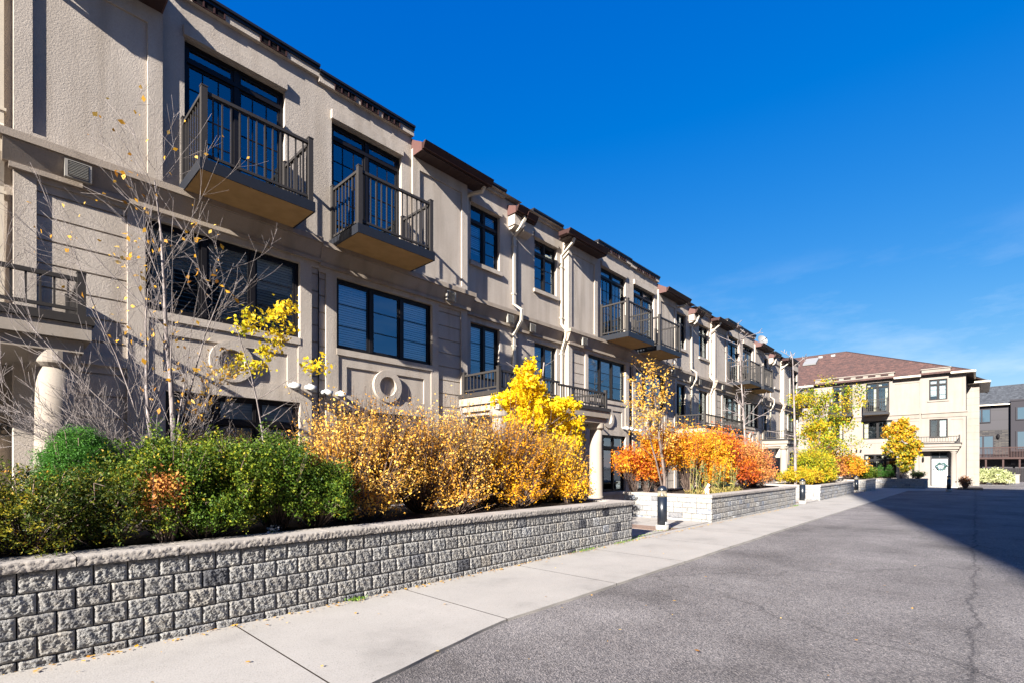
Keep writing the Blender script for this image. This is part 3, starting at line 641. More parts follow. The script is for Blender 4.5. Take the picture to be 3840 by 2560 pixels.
    window(root, F, X(w2[0]), X(w2[1]), 3.93 + dz, 5.40 + dz, [1, 1, 1], st[0], seed=i * 5 + 1, muntins=2)
    window(root, F, X(w1[0]), X(w1[1]), .62 + dz, 2.67 + dz, [1, 1, 1], 'upper' if i < 2 else 'dark', transom=2.2 + dz, seed=i * 5 + 2, muntins=1)
    window(root, B, X(f0), X(f1), fdz, 8.64 + dz, [1, 1], 'dark_slat' if i < 2 else 'half', name='french_door', transom=8.33 + dz, seed=i * 5 + 3, door=True)
    if i < 6:
        window(root, RR, X(n0), X(n1), 6.99 + dz, 8.55 + dz, [1, 1], 'half', transom=8.12 + dz, seed=i * 5 + 4)
        window(root, RR, X(n0), X(n1), 3.86 + dz, 5.36 + dz, [1, 1], 'half' if i < 4 else 'curtain', seed=i * 5)
    a_, b_ = so(X(f0 - .04), X(f1 + .06))
    balcony(root, a_, b_, 6.10 + dz, B)
    # ---- vents and exhaust pipes
    if i == 0: vent(root, 1.0, 5.69, F - .125, .30, .25)
    elif i < 6:
        vent(root, X(3.32), 5.68 + dz, F - .125, .28, .24); vent(root, X(5.72), 5.68 + dz, RR - .125, .26, .24)
    if i in (0, 1, 2, 3):
        for k in range(2):
            u = .17 + k * .31; m = MB(); x = X(u) - .08; z = 2.98 + dz
            m.cyl((x, F + .02, z), (x, F - .16, z), .048, n=14); m.cyl((x - .04, F - .13, z + .006), (x + .10, F - .19, z - .035), .058, n=14); m.cyl((x + .098, F - .189, z - .0344), (x + .102, F - .1908, z - .0356), .048, n=14, mi=1)
            m.build('exhaust_pipe', [M['pvc'], M['dark']], root, True)
    # ---- porch half
    if i < 6:
        u0 = ub1 - .25 + (0 if i else 0); xa, xb = so(X(u0 if i else 3.70), X(uP)); yf = 8.30; zt = 3.32 + dz
        d = MB(); d.box(xa, xb, yf, RR + .3, zt - .30, zt - .11); d.box(xa + (.07 if sgn == True and s > 0 else 0), xb - (.07 if s < 0 else 0), yf + .07, RR + .3, zt - .46, zt - .305); pass
        xo = xa if s > 0 else xb                      # outer end of this half
        xi = xo + s * .0
        d.box(*so(xo + s * .16, xo + s * .52), yf + .5, F, zt - .56, zt - .4665)
        o = d.build('porch_canopy', M['trim'], root)
        e = MB(); e.box(xa - (.03 if s > 0 else 0), xb + (.03 if s < 0 else 0), yf - .03, RR + .02, zt - .105, zt)
        e.build('deck_edge', M['rail'], o)
        rx = xo + s * .09
        railing(o, [((rx, yf + .10, 0), (xout, yf + .10, 0)), ((rx, yf + .10, 0), (rx, F - .05, 0))], zt, .50, .125, .085, [(rx, yf + .10), (rx, F - .06)], .56)
        cx = xo + s * .32; cy = yf + .30
        cl = MB(); cl.lathe(cx, cy, [(.235, .42), (.235, .50), (.205, .53), (.205, 1.3), (.195, 2.1), (.182, 2.68 + dz)], 32); cl.build('column', M['trim'], root, True)
        cc = MB(); cc.lathe(cx, cy, [(.183, 2.66 + dz), (.20, 2.67 + dz), (.245, 2.71 + dz), (.25, 2.73 + dz), (.25, zt - .4615)], 32); cc.build('capital', M['trim'], root)
        fl = MB(); fl.box(xa + .1, xb, yf + .02, RR + .3, gb, .42 + dz * .3)
        for k in range(2): fl.box(*so(X(4.9), X(uP)), yf - .30 - .3 * k + .0, yf + .02 - .3 * k, gb, .42 + dz * .3 - .14 * (k + 1))
        fl.build('porch_floor', M['concrete_foot'], root)
        pl = MB(); pl.box(*so(xo + s * .95, xo + s * 1.2), RR + .12, RR + .3, .42, 2.86 + dz); pl.build('pilaster', M['stucco'], root)
        dr = MB(); x0, x1 = so(X(5.0), X(5.95)); Y = RR + .38; dr.box(x0, x1, Y, Y + .05, .45, 2.45); 
        for (p, q) in ((.62, 1.2), (1.4, 2.2)): dr.box(x0 + .12, x0 + .42, Y - .012, Y, p, q); dr.box(x1 - .42, x1 - .12, Y - .012, Y, p, q)
        dd = dr.build('door', M['door_dark'], root); h = MB(); h.cyl((x0 + .08, Y - .05, 1.4), (x0 + .08, Y - .05, 1.6), .012, n=8); h.build('handle', M['chrome'], dd)
        tr = MB(); tr.box(x0, x1, Y, Y + .05, 2.47, 2.72 + dz); tr.build('transom_light', M['frame'], root)
        lx = X(4.62) if i else .02; lm = MB(); Y = RR + .28; lm.box(lx - .05, lx + .05, Y - .03, Y, 2.22, 2.40); lm.box(lx - .012, lx + .012, Y - .12, Y - .03, 2.40, 2.43); lm.lathe(lx, Y - .12, [(.03, 2.44), (.075, 2.34), (.08, 2.32)], 10)
        lm.lathe(lx, Y - .12, [(.075, 2.06), (.08, 2.08), (.06, 2.10)], 10)
        lo = lm.build('wall_lantern', M['frame'], root); lg = MB(); lg.lathe(lx, Y - .12, [(.055, 2.10), (.062, 2.32)], 10); lg.build('lantern_glass', M['shade'], lo)
    if i == 0:
        cu = bpy.data.curves.new('house_number', 'FONT'); cu.body = '8'; cu.size = .26; cu.extrude = .012; cu.offset = -.004
        to = link(bpy.data.objects.new('house_number', cu)); cu.materials.append(M['gold'])
        me = bpy.data.meshes.new_from_object(to); me.materials.clear(); me.materials.append(M['gold']); bpy.data.objects.remove(to)
        no = link(bpy.data.objects.new('house_number', me)); no.parent = root; no.location = Vector((.20, RR + .285, 1.86)) - root.location; no.rotation_euler = (R(90), 0, 0)
    if i == 5:
        pass
    return root
houses = [townhouse(i) for i in range(7)]

# satellite dish standing on the roof
dish = empty('satellite_dish', (35.1, 10.3, 9.0), 'pale grey satellite dish on the flat roof near the row end', 'satellite dish')
m = MB(); Rr = .34; cc = Vector((35.1, 10.3, 9.62)); nrm = Vector((-.55, -.75, .35)).normalized(); a = nrm.orthogonal().normalized(); b = nrm.cross(a)
rings_ = []
for k in range(6):
    r_ = Rr * k / 5 + .001; k0 = len(m.v)
    for q in range(24): an = 2 * math.pi * q / 24; m.v.append(tuple(cc + (a * math.cos(an) + b * math.sin(an)) * r_ + nrm * (.12 * (k / 5) ** 2)))
    rings_.append(k0)
for p, q_ in zip(rings_, rings_[1:]):
    for q in range(24): j = (q + 1) % 24; m.f.append((p + q, p + j, q_ + j, q_ + q)); m.m.append(0)
m.build('dish', M['dish'], dish, True)
m = MB(); m.cyl(cc, cc + nrm * .42 - Vector((0, 0, .1)), .012, n=6); m.cyl(cc + nrm * .4 - Vector((0, 0, .1)), cc + nrm * .5 - Vector((0, 0, .1)), .035, n=8); m.build('feed_arm', M['rail'], dish)
m = MB(); m.cyl((35.1, 10.3, 8.85), tuple(cc), .025, n=8); m.build('mast', M['rail'], dish)

# ------------------------------------------------------------------ end building (faces down the lane)
def end_building():
    root = empty('corner_building', (50.5, 6, -.14), 'cream stucco building closing the lane, brown hip roof and white door under a porch', 'building')
    XF = 50.5; g0 = -.2
    def T(o):   # facade helper works in the plane y; here the wall plane is x, so swap axes: (x,y,z)->(y', x', z)
        me = o.data
        for v in me.vertices: v.co = (v.co.y, v.co.x, v.co.z)
        me.flip_normals(); return o
    wmb = MB(); hs = [(2.68, 1.60, 6.55, 8.15, .12, False), (2.66, 1.58, 3.62, 5.08, .12, False), (6.72, 5.16, 5.9, 8.3, .12, False), (9.1, 7.65, 5.9, 8.3, .12, False), (12.9, 11.4, 5.9, 8.3, .12, False),
          (6.93, 4.95, 3.67, 5.17, .12, False), (10.9, 8.3, 3.67, 5.17, .12, False), (6.85, 4.7, .5, 2.42, .12, False),
          (4.78, 3.25, 5.95, 8.05, .03, True), (1.42, .72, 5.95, 8.15, .03, True), (4.7, 3.3, 2.95, 5.0, .03, True), (1.42, .72, 3.0, 5.0, .03, True), (6.6, 5.2, 2.75, 3.35, .03, True)]
    facade(wmb, XF, .56, 14, g0, 8.62, hs)
    wmb.build('tmp', M['stucco_end']); o = bpy.data.objects['tmp']; T(o); o.name = 'wall'; o.parent = root; o.location = -root.location
    sd = MB(); sd.box(61.9, 62.1, .56, 14, g0, 8.5); sd.quad((XF, .56, g0), (62, .56, g0), (62, .56, 8.5), (XF, .56, 8.5)); sd.quad((XF, 14, g0), (62, 14, g0), (62, 14, 8.5), (XF, 14, 8.5)); sd.build('side_wall', M['stucco_end'], root); sd = MB()
    sd.box(55.0, 62, -.20, .55, g0, 7.9); z = .25
    while z < 7.6: sd.box(54.985, 54.999, -.20, .55, z, z + .53); z += .56
    sd.build('side_wing', M['stucco_end'], root)
    # floor bands and dormer parapets
    tb = MB()
    for (a, b) in ((.45, 3.12), (3.25, 14.0)): tb.box(XF - .16, XF + .05, a, b, 5.52, 5.62); tb.extr([(XF - .09, 5.515), (XF + .02, 5.515), (XF + .02, 5.20), (XF - .05, 5.20)], a, b, 'y')
    for (a, b, zz) in ((1.42, 3.12, 8.62), (4.84, 10.4, 8.66)): tb.extr([(XF - .12, zz + .32), (XF + .5, zz + .32), (XF + .5, zz - .05), (XF - .04, zz - .05)], a, b, 'y'); tb.box(XF - .19, XF + .5, a - .05, b + .05, zz + .325, zz + .385)
    tb.build('parapet_trim', M['stucco_end'], root)
    for k in range(6): av = MB(); y = 5.2 + k * .85; av.box(XF - .17, XF - .145, y, y + .5, 8.84, 8.97); av.build('attic_vent', M['gutter'], root)
    for (a, b, zz) in ((.1, 1.40, 8.42), (3.14, 4.82, 8.42), (10.45, 14.4, 8.42)): gt = MB(); gt.box(XF - .52, XF - .38, a, b, zz, zz + .14); gt.box(XF - .4, XF + .02, a, b, zz - .01, zz + .02); gt.build('eave_gutter', M['spout'], root)
    for q in ((XF - .38, 54.5, .0, .12, 8.42, 8.56), (54.4, 54.55, -.75, .1, 8.10, 8.24), (54.5, 62, -.86, -.74, 8.10, 8.24)): gt = MB(); gt.box(*q); gt.build('eave_gutter', M['spout'], root)
    gt = MB(); gt.box(54.5, 62, -.75, .5, 8.08, 8.10); gt.build('soffit', M['spout'], root)
    # roof: front hip plus higher body behind
    rf = MB(); e = (XF - .42); A = (e, .08, 8.52); Bq = (e, 14.4, 8.52); r1 = (57, 9.15, 12.45); r0 = (57, 16, 12.45); H = (55, 7.6, 11.4)
    rf.quad(A, Bq, r0, r1); rf.tri(A, r1, (64, .08, 8.52)); rf.quad((54.5, -.78, 8.2), r1, (60, 9.15, 12.45), (64, -.78, 8.2)); rf.tri((54.5, -.78, 8.2), (54.5, .5, 8.9), r1)
    rf.quad(r1, r0, (64, 16, 8.5), (64, 5, 8.5))
    rf.build('roof', M['roof'], root)
    ln = MB(); ln.path([A, r1], .12, .05); ln.path([(54.5, -.78, 8.2), r1], .12, .05); ln.path([r1, r0], .14, .05); ln.build('ridge_cap', M['soffit_dark'], root)
    sk = MB(); sk.extr([(54.6, 11.16), (56.0, 11.93), (55.95, 12.05), (54.55, 11.28)], 11.2, 12.3, 'y'); sk.build('skylight', M['dish'], root)
    for y in (9.9, 10.95): v = MB(); v.box(56.2, 56.5, y, y + .35, 12.0, 12.2); v.build('roof_vent', M['dish'], root)
    # windows (built along y, then swapped)
    def W(y0, y1, z0, z1, cols, style, **kw):
        o = window(None, XF, y0, y1, z0, z1, cols, style, **kw)
        for q in [o] + list(o.children): T(q)
        o.parent = root; o.location = -root.location; return o
    W(1.60, 2.68, 6.55, 8.15, [1, 1], 'shade', transom=7.75, seed=1); W(1.58, 2.66, 3.62, 5.08, [1, 1], 'half', seed=2)
    for k, (a, b) in enumerate(((5.16, 6.72), (7.65, 9.1), (11.4, 12.9))): W(a, b, 5.9, 8.3, [1, 1], 'curtain', transom=7.95, name='french_door', door=True, seed=3 + k)
    W(4.95, 6.93, 3.67, 5.17, [1, 1], 'curtain', seed=8); W(8.3, 10.9, 3.67, 5.17, [1, 1, 1], 'curtain', seed=9); W(4.7, 6.85, .5, 2.42, [1, 1, 1], 'curtain', transom=1.95, seed=10)
    sl = MB(); sl.box(XF - .07, XF + .01, 1.5, 2.78, 6.43, 6.54); sl.box(XF - .05, XF + .01, 5.05, 6.85, 8.32, 8.45); sl.build('sill', M['stucco_end'], root)
    for (a, b) in ((5.15, 6.75), (7.6, 9.15)):
        s = MB(); s.box(XF - 1.1, XF, a, b, 5.62, 5.76); bo = s.build('balcony', M['soffit'], root)
        f = MB(); f.box(XF - 1.13, XF - 1.1, a - .03, b + .03, 5.60, 5.80); f.box(XF - 1.1, XF, a - .03, a, 5.60, 5.80); f.box(XF - 1.1, XF, b, b + .03, 5.60, 5.80); f.build('fascia', M['fascia'], bo)
        railing(bo, [((XF - 1.05, a + .04, 0), (XF - 1.05, b - .04, 0)), ((XF - 1.05, a + .04, 0), (XF - .04, a + .04, 0)), ((XF - 1.05, b - .04, 0), (XF - .04, b - .04, 0))], 5.78, 1.07, .125, .09, [(XF - 1.05, a + .04), (XF - 1.05, b - .04)], 1.12)
    # porch
    pc = MB(); pc.box(XF - 1.0, XF, .80, 3.75, 2.92, 3.12); pc.box(XF - .92, XF, .90, 3.65, 2.72, 2.915); pc.box(XF - .8, XF - .5, .98, 3.58, 2.60, 2.715); po = pc.build('porch_canopy', M['stucco_end'], root)
    de = MB(); de.box(XF - 1.04, XF, .76, 3.79, 3.125, 3.20); de.build('deck_edge', M['rail'], po)
    railing(po, [((XF - .96, .90, 0), (XF - .96, 3.70, 0)), ((XF - .96, .90, 0), (XF - .04, .90, 0))], 3.2, .50, .16, .09, [(XF - .96, .90), (XF - .96, 3.70)], .56)
    for y in (1.22, 3.38): c = MB(); c.lathe(XF - .68, y, [(.20, -.16), (.20, 0), (.17, .04), (.165, 1.4), (.15, 2.4), (.2, 2.48), (.2, 2.55)], 20); c.box(XF - .90, XF - .46, y - .22, y + .22, 2.55, 2.6); c.build('column', M['stucco_end'], root, True)
    dm = MB(); dm.box(XF - .02, XF + .001, 1.50, 2.60, -.05, 2.58); dm.build('door_recess', M['door_dark'], root)
    d = MB(); d.box(XF - .07, XF - .03, 1.60, 2.50, -.02, 1.98); dr = d.build('door', M['door_white'], root)
    h = MB(); h.cyl((XF - .13, 2.42, .85), (XF - .13, 2.42, 1.12), .016, n=8); h.box(XF - .10, XF - .07, 2.38, 2.46, 1.16, 1.24); h.build('handle', M['frame'], dr)
    tw = MB(); tw.box(XF - .05, XF - .03, 1.60, 2.02, 2.10, 2.50); tw.box(XF - .05, XF - .03, 2.08, 2.50, 2.10, 2.50); tw.build('transom_light', M['interior'], root)
    wr = np.array([[XF - .12 - .03 * math.cos(q * 2.1), 1.95 + (.25 + .05 * math.sin(q * 7.3)) * math.cos(q), 1.42 + (.25 + .05 * math.sin(q * 7.3)) * math.sin(q)] for q in np.linspace(0, 2 * math.pi, 420, endpoint=False)])
    v, f = leaf_quads(wr + rng.normal(0, .04, wr.shape), .11); npmesh('wreath', v, f, M['l_wreath'], root, rng.random(len(f)))
    st = MB(); st.box(XF - 1.9, XF, .85, 3.9, g0, .0 - .07); st.build('porch_step', M['concrete_foot'], root)
    lt = MB(); lt.box(XF - .04, XF, 2.98, 3.08, 1.98, 2.12); lt.lathe(XF - .12, 3.03, [(.05, 1.80), (.065, 1.84), (.065, 2.06), (.03, 2.18)], 8); lt.build('wall_lantern', M['frame'], root)
    cu = bpy.data.curves.new('house_number', 'FONT'); cu.body = '35'; cu.size = .26; cu.extrude = .01
    to = link(bpy.data.objects.new('tmpnum', cu)); me = bpy.data.meshes.new_from_object(to); me.materials.clear(); me.materials.append(M['ventc']); bpy.data.objects.remove(to)
    no = link(bpy.data.objects.new('house_number', me)); no.parent = root; no.rotation_euler = (R(90), 0, R(-90)); no.location = Vector((XF - .015, 3.16, 1.48)) - root.location
    for y in (7.7, 7.35, 7.05): p = MB(); p.cyl((XF, y, 2.78), (XF - .2, y, 2.78), .05, n=12); p.cyl((XF - .16, y, 2.79), (XF - .28, y - .03, 2.72), .055, n=12); p.build('exhaust_pipe', M['frame'], root)
    return root

# ------------------------------------------------------------------ leaves, twigs and plants
def leaf_quads(pts, size, aspect=.62, up=.35, jit=.35, droop=0.0):
    n = len(pts); d = rng.normal(0, 1, (n, 3)); d[:, 2] -= droop; d /= np.linalg.norm(d, axis=1)[:, None]
    nrm = rng.normal(0, 1, (n, 3)); nrm[:, 2] += up; s = np.cross(d, nrm); s /= np.linalg.norm(s, axis=1)[:, None] + 1e-9
    nn = np.cross(s, d); L = size * (1 + jit * rng.normal(0, 1, n).clip(-1.6, 1.6))[:, None]
    a = pts - d * L * .5; t = pts + d * L * .5; l = pts + s * L * aspect * .5 + nn * L * .12; r = pts - s * L * aspect * .5 + nn * L * .12
    v = np.stack([a, l, t, r], 1).reshape(-1, 3); f = np.arange(n * 4).reshape(n, 4); return v, f
M['l_wreath'] = leafmat('wreath_leaves', [(0, (.01, .05, .03)), (.45, (.05, .14, .12)), (.75, (.35, .42, .46)), (1, (.04, .10, .22))], .1)
def tubes(p0, p1, r0, r1, n=4):
    """segments as little prisms; arrays (m,3),(m,3),(m,),(m,)"""
    d = p1 - p0; L = np.linalg.norm(d, axis=1)[:, None] + 1e-9; d = d / L
    ref = np.where(np.abs(d[:, 2:3]) > .9, np.array([[1., 0, 0]]), np.array([[0., 0, 1]])); a = np.cross(d, ref); a /= np.linalg.norm(a, axis=1)[:, None]; b = np.cross(d, a)
    vs = []
    for p, r in ((p0, r0), (p1, r1)):
        for i in range(n): an = 2 * math.pi * i / n; vs.append(p + (a * math.cos(an) + b * math.sin(an)) * r[:, None])
    v = np.stack(vs, 1).reshape(-1, 3); m = len(p0); base = np.arange(m)[:, None] * (2 * n)
    f = [np.concatenate([base + i, base + (i + 1) % n, base + n + (i + 1) % n, base + n + i], 1) for i in range(n)]
    return v, np.stack(f, 1).reshape(-1, 4)

def shrub(name, label, cat, base, lobes, ntw, lpt, leaf, mat, group=None, twigr=.003, spread=.05, stemfrac=.5, rndshift=0.0, twlen=.5, clump=.35, shell=.45, aspect=.62, lumpy=.16, wisp=0.0, tipc=0.0):
    """multi-stemmed shrub: twigs end inside lumpy lobes, leaves sit along the outer part of each twig"""
    root = empty(name, base, label, cat, group); lob = np.array(lobes, float); vol = lob[:, 3] * lob[:, 4] * lob[:, 5]; k = rng.choice(len(lob), ntw, p=vol / vol.sum())
    d = rng.normal(0, 1, (ntw, 3)); d /= np.linalg.norm(d, axis=1)[:, None]; d[:, 2] = np.where(d[:, 2] < -.5, -d[:, 2] * .6, d[:, 2])
    lump = 1 + lumpy * np.sin(d[:, 0] * 7 + k * 2.1) * np.sin(d[:, 1] * 6 + 1.3 * k) + .10 * np.sin(d[:, 2] * 11 + d[:, 0] * 9) + .06 * rng.normal(0, 1, ntw)
    rad = (shell + (1 - shell) * rng.random(ntw) ** .6) * lump
    end = lob[k, :3] + d * lob[k, 3:6] * rad[:, None]; wsp = (rng.random(ntw) < wisp) & (d[:, 2] > .25); end[:, 2] += wsp * rng.random(ntw) * .38; end[:, :2] += (wsp * .06)[:, None] * rng.normal(0, 1, (ntw, 2)); zmin = base[2] + .03; end[:, 2] = np.maximum(end[:, 2], zmin + .02 * rng.random(ntw))
    foot = np.stack([base[0] + (end[:, 0] - base[0]) * .35 + rng.normal(0, .05, ntw), base[1] + (end[:, 1] - base[1]) * .3 + rng.normal(0, .05, ntw), np.full(ntw, base[2] - .02)], 1)
    # the foot spreads across the lobes so wide shrubs have many stems
    foot[:, 0] = lob[k, 0] * .7 + foot[:, 0] * .3; foot[:, 1] = lob[k, 1] * .7 + foot[:, 1] * .3
    mid = foot + (end - foot) * (1 - twlen) + rng.normal(0, .03, (ntw, 3)); mid[:, 2] += .04
    ns = int(ntw * stemfrac); sel = rng.choice(ntw, ns, replace=False)
    p0 = np.concatenate([foot[sel], mid[sel]]); p1 = np.concatenate([mid[sel], end[sel] + (end[sel] - mid[sel]) * .06]); r = np.full(ns, twigr)
    v, f = tubes(p0, p1, np.concatenate([r * 2.2, r * 1.3]), np.concatenate([r * 1.3, r * .6]), 3)
    npmesh('stems', v, f, M['twig'], root)
    t = rng.random((ntw, lpt)) ** .8; pts = mid[:, None, :] + (end - mid)[:, None, :] * t[:, :, None] + rng.normal(0, spread, (ntw, lpt, 3))
    pts = pts.reshape(-1, 3); pts[:, 2] = np.maximum(pts[:, 2], base[2] + .015)
    keep = ~np.repeat(wsp, lpt) | (rng.random(len(pts)) < .45)
    tw = np.repeat(rng.normal(0, 1, ntw) * clump * .5, lpt); low = np.sin(pts[:, 0] * 3.1 + pts[:, 2] * 2.3) * .10 + np.sin(pts[:, 0] * 7.7 + pts[:, 1] * 5) * .07
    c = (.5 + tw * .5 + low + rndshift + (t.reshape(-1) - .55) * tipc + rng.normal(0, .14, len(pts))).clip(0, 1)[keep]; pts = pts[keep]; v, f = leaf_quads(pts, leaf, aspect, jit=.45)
    npmesh('foliage', v, f, M[mat], root, c); return root

def grow(p, d, length, r, level, maxl, out, tips, prm):
    """recursive branch: polyline of short segments with side shoots"""
    nseg = prm.get('seg', 5) if level == 0 else max(2, 5 - level); step = length / nseg; pos = np.array(p, float); dr = np.array(d, float)
    for i in range(nseg):
        dr = dr + rng.normal(0, prm['wig'], 3) + np.array([0, 0, prm['up'] * (1 if level else .3)]); dr /= np.linalg.norm(dr)
        nx = pos + dr * step; ra = r * (1 - i / nseg * (1 - prm['tap'])); rb = r * (1 - (i + 1) / nseg * (1 - prm['tap'])); out.append((pos, nx, ra, rb)); 
        if level < maxl and (level > 0 or i >= prm.get('bare', 1)):
            for _ in range(rng.poisson(prm['br'][level])):
                a = rng.normal(0, 1, 3); a -= dr * a.dot(dr); a /= np.linalg.norm(a); ang = R(rng.uniform(*prm['ang']))
                nd = dr * math.cos(ang) + a * math.sin(ang); grow(nx - dr * step * rng.random(), nd, length * rng.uniform(*prm['len']) * (1 - .45 * i / nseg if level == 0 else 1), rb * prm['rr'], level + 1, maxl, out, tips, prm)
        pos = nx
        if level >= maxl - 1: tips.append(pos.copy())
    tips.append(pos)

def tree(name, label, base, trunks, prm, maxl, bark_, leafmat_=None, nleaf=0, leaf=.05, spread=.06, tipfilter=None, droop=.3, seed=1, group=None, cat='tree', lmin=.0015, shift=0.0, minz=None):
    global rng; save = rng; rng = np.random.default_rng(seed)
    root = empty(name, base, label, cat, group); out = []; tips = []
    for (p, d, L, r) in trunks: grow(p, d, L, r, 0, maxl, out, tips, prm)
    A = np.array([o[0] for o in out]); Bq = np.array([o[1] for o in out]); ra = np.maximum([o[2] for o in out], lmin); rb = np.maximum([o[3] for o in out], lmin)
    ok = np.ones(len(A), bool)
    if minz is not None: ok = Bq[:, 2] > minz
    big = (ra > .012) & ok; sm = ~big & ok
    if name == 'bare_sapling': big = ok; sm = ~ok
    v, f = tubes(A[big], Bq[big], ra[big], rb[big], 8); npmesh('trunk', v, f, M[bark_], root, smooth=True)
    if sm.any(): v, f = tubes(A[sm], Bq[sm], ra[sm], rb[sm], 3); tag(npmesh('branches', v, f, M[bark_], root))
    if nleaf:
        T = np.array(tips)
        if minz is not None: T = T[T[:, 2] > minz]
        if tipfilter is not None: T = T[[bool(tipfilter(q)) for q in T]]
        pts = T[rng.integers(0, len(T), nleaf)] + rng.normal(0, spread, (nleaf, 3)); v, f = leaf_quads(pts, leaf, .6, droop=droop)
        c = (.5 + shift + .2 * np.sin(pts[:, 2] * 3 + pts[:, 0] * 4) + rng.normal(0, .22, nleaf)).clip(0, 1); npmesh('crown', v, f, M[leafmat_], root, c)
    rng = save; return root
end_building()

# ------------------------------------------------------------------ planters of split-face block
def planter(label, corners, z0, zt, row, bw, faces, seed, capw=.30, fine=1.0, group='block planters along the sidewalk', soil=True):
    """corners (x0,y0,x1,y1); faces: which sides get modelled blocks: 'f' -Y, 'l' -X, 'r' +X"""
    x0, y0, x1, y1 = corners; root = empty('planter', ((x0 + x1) / 2, y0, z0), label, 'planter', group); rg = np.random.default_rng(seed)
    capz = zt - .075; V = []; Fc = []; C = []; base = 0
    core = MB(); core.box(x0 + .045, x1 - .045, y0 + .045, y1 - .045, z0 - .05, capz - .003); core.build('core', M['dark'], root)
    def block(o, ux, un, wd, ht, nx, nz, c, amp=.019):
        nonlocal base
        gx, gz_ = np.meshgrid(np.linspace(0, 1, nx), np.linspace(0, 1, nz)); e = np.minimum(np.minimum(gx, 1 - gx) * wd, np.minimum(gz_, 1 - gz_) * ht)
        bulge = np.clip(e / .012, 0, 1); ph = rg.random(6) * 6.3
        hgt = amp * .38 * (.22 * np.sin(gx * 9 * wd / .2 + ph[0]) * np.sin(gz_ * 7 + ph[1]) + .30 * np.sin(gx * 17 * wd / .2 + ph[2] + gz_ * 5) + .25 * np.sin(gz_ * 19 + ph[3] + gx * 6)) + rg.normal(0, amp * .20, gx.shape)
        out = bulge * (.012 + hgt * .9); P = np.array(o)[None, None] + np.array(ux)[None, None] * (gx * wd)[..., None] + np.array((0, 0, 1.))[None, None] * (gz_ * ht)[..., None] + np.array(un)[None, None] * (out)[..., None]
        idx = np.arange(nx * nz).reshape(nz, nx); q = np.stack([idx[:-1, :-1], idx[:-1, 1:], idx[1:, 1:], idx[1:, :-1]], -1).reshape(-1, 4)
        V.append(P.reshape(-1, 3)); Fc.append(q + base); C.append(np.full(len(q), c)); base += nx * nz
        # return faces into the joint
        def ret(ids):
            nonlocal base
            a = P.reshape(-1, 3)[ids]; b = a - np.array(un) * .05; n = len(ids); V.append(np.concatenate([a, b])); j = np.arange(n - 1)
            Fc.append(np.stack([j, j + 1, j + 1 + n, j + n], 1) + base); C.append(np.full(n - 1, c)); base += 2 * n
        ret(idx[0]); ret(idx[-1]); ret(idx[:, 0]); ret(idx[:, -1])
    nx, nz = max(4, int(27 * fine)), max(4, int(20 * fine)); hsum = capz
    for side in faces:
        if side == 'f': L = x1 - x0; org = lambda a, z: (x0 + a, y0, z); ux = (1, 0, 0); un = (0, -1, 0)
        elif side == 'l': L = y1 - y0; org = lambda a, z: (x0, y0 + a, z); ux = (0, 1, 0); un = (-1, 0, 0)
        else: L = y1 - y0; org = lambda a, z: (x1, y0 + a, z); ux = (0, 1, 0); un = (1, 0, 0)
        z = capz; r = 0
        while z > z0 - .12:
            zb = z - row; a = -(bw * .5) * (r % 2); j = .004
            while a < L - .01:
                wd = bw if seed == 1 else bw * rg.choice([1, 1, 1.5]); s = max(a, 0); e = min(a + wd, L)
                if e - s > .03:
                    c = rg.random() ** 1.1; c = c if seed == 1 else min(1, .32 + c * .68 if rg.random() > .12 else .14 + c * .2)
                    if seed == 1: c = .30 + .42 * c if rg.random() > .22 else rg.random()
                    block(org(s + j, zb + j * .7), ux, un, e - s - 2 * j, row - 1.4 * j, max(4, int(nx * (e - s) / bw)), nz, c, .019 if side == 'f' else .006)
                a += wd
            z = zb; r += 1
    npmesh('block_courses', np.concatenate(V), np.concatenate(Fc), M['block'], root, np.concatenate(C))
    # cap stones
    cap = []; V = []; Fc = []; C = []; base = 0
    def capstone(a0, a1, b0, b1, rough):
        nonlocal base
        n = max(6, int((a1 - a0) / .012 * fine)); xs = np.linspace(a0 + .004, a1 - .004, n); k = 7
        zz = np.linspace(capz + .003, zt, k); P = np.zeros((k, n, 3)); P[..., 0] = xs; P[..., 2] = zz[:, None]
        amp = np.ones((k, 1)) * .0034; amp[-1] = .0012; P[..., 1] = b0 + rg.normal(0, 1, (k, n)) * amp * rough; P[0, :, 1] += .004; P[-1, :, 1] += .006
        idx = np.arange(k * n).reshape(k, n); q = np.stack([idx[:-1, :-1], idx[:-1, 1:], idx[1:, 1:], idx[1:, :-1]], -1).reshape(-1, 4); V.append(P.reshape(-1, 3)); Fc.append(q + base); base += k * n
        topf = P[-1]; back = topf.copy(); back[:, 1] = b1; V.append(np.concatenate([topf, back])); j = np.arange(n - 1); Fc.append(np.stack([j, j + 1, j + 1 + n, j + n], 1) + base); base += 2 * n
        for x, col in ((xs[0], 0), (xs[-1], -1)):
            V.append(np.array([[x, b0, capz + .003], [x, b0, zt], [x, b1, zt], [x, b1, capz + .003]])); Fc.append(np.array([[0, 1, 2, 3]]) + base); base += 4
        V.append(np.array([[xs[0], b0, capz + .003], [xs[-1], b0, capz + .003], [xs[-1], b1, capz + .003], [xs[0], b1, capz + .003], [xs[0], b1, zt], [xs[-1], b1, zt]])); Fc.append(np.array([[0, 1, 2, 3], [3, 2, 5, 4]]) + base); base += 6
    x = x0 - .03
    off = 0
    if seed == 1: x = -2.07 if x0 < -1 else x; 
    while x < x1 + .02: e = min(x + .64, x1 + .03); capstone(x, e, y0 - .035, y0 + capw, 1); x = e
    cm = npmesh('cap_stones', np.concatenate(V), np.concatenate(Fc), M['cap'], root)
    side = MB()
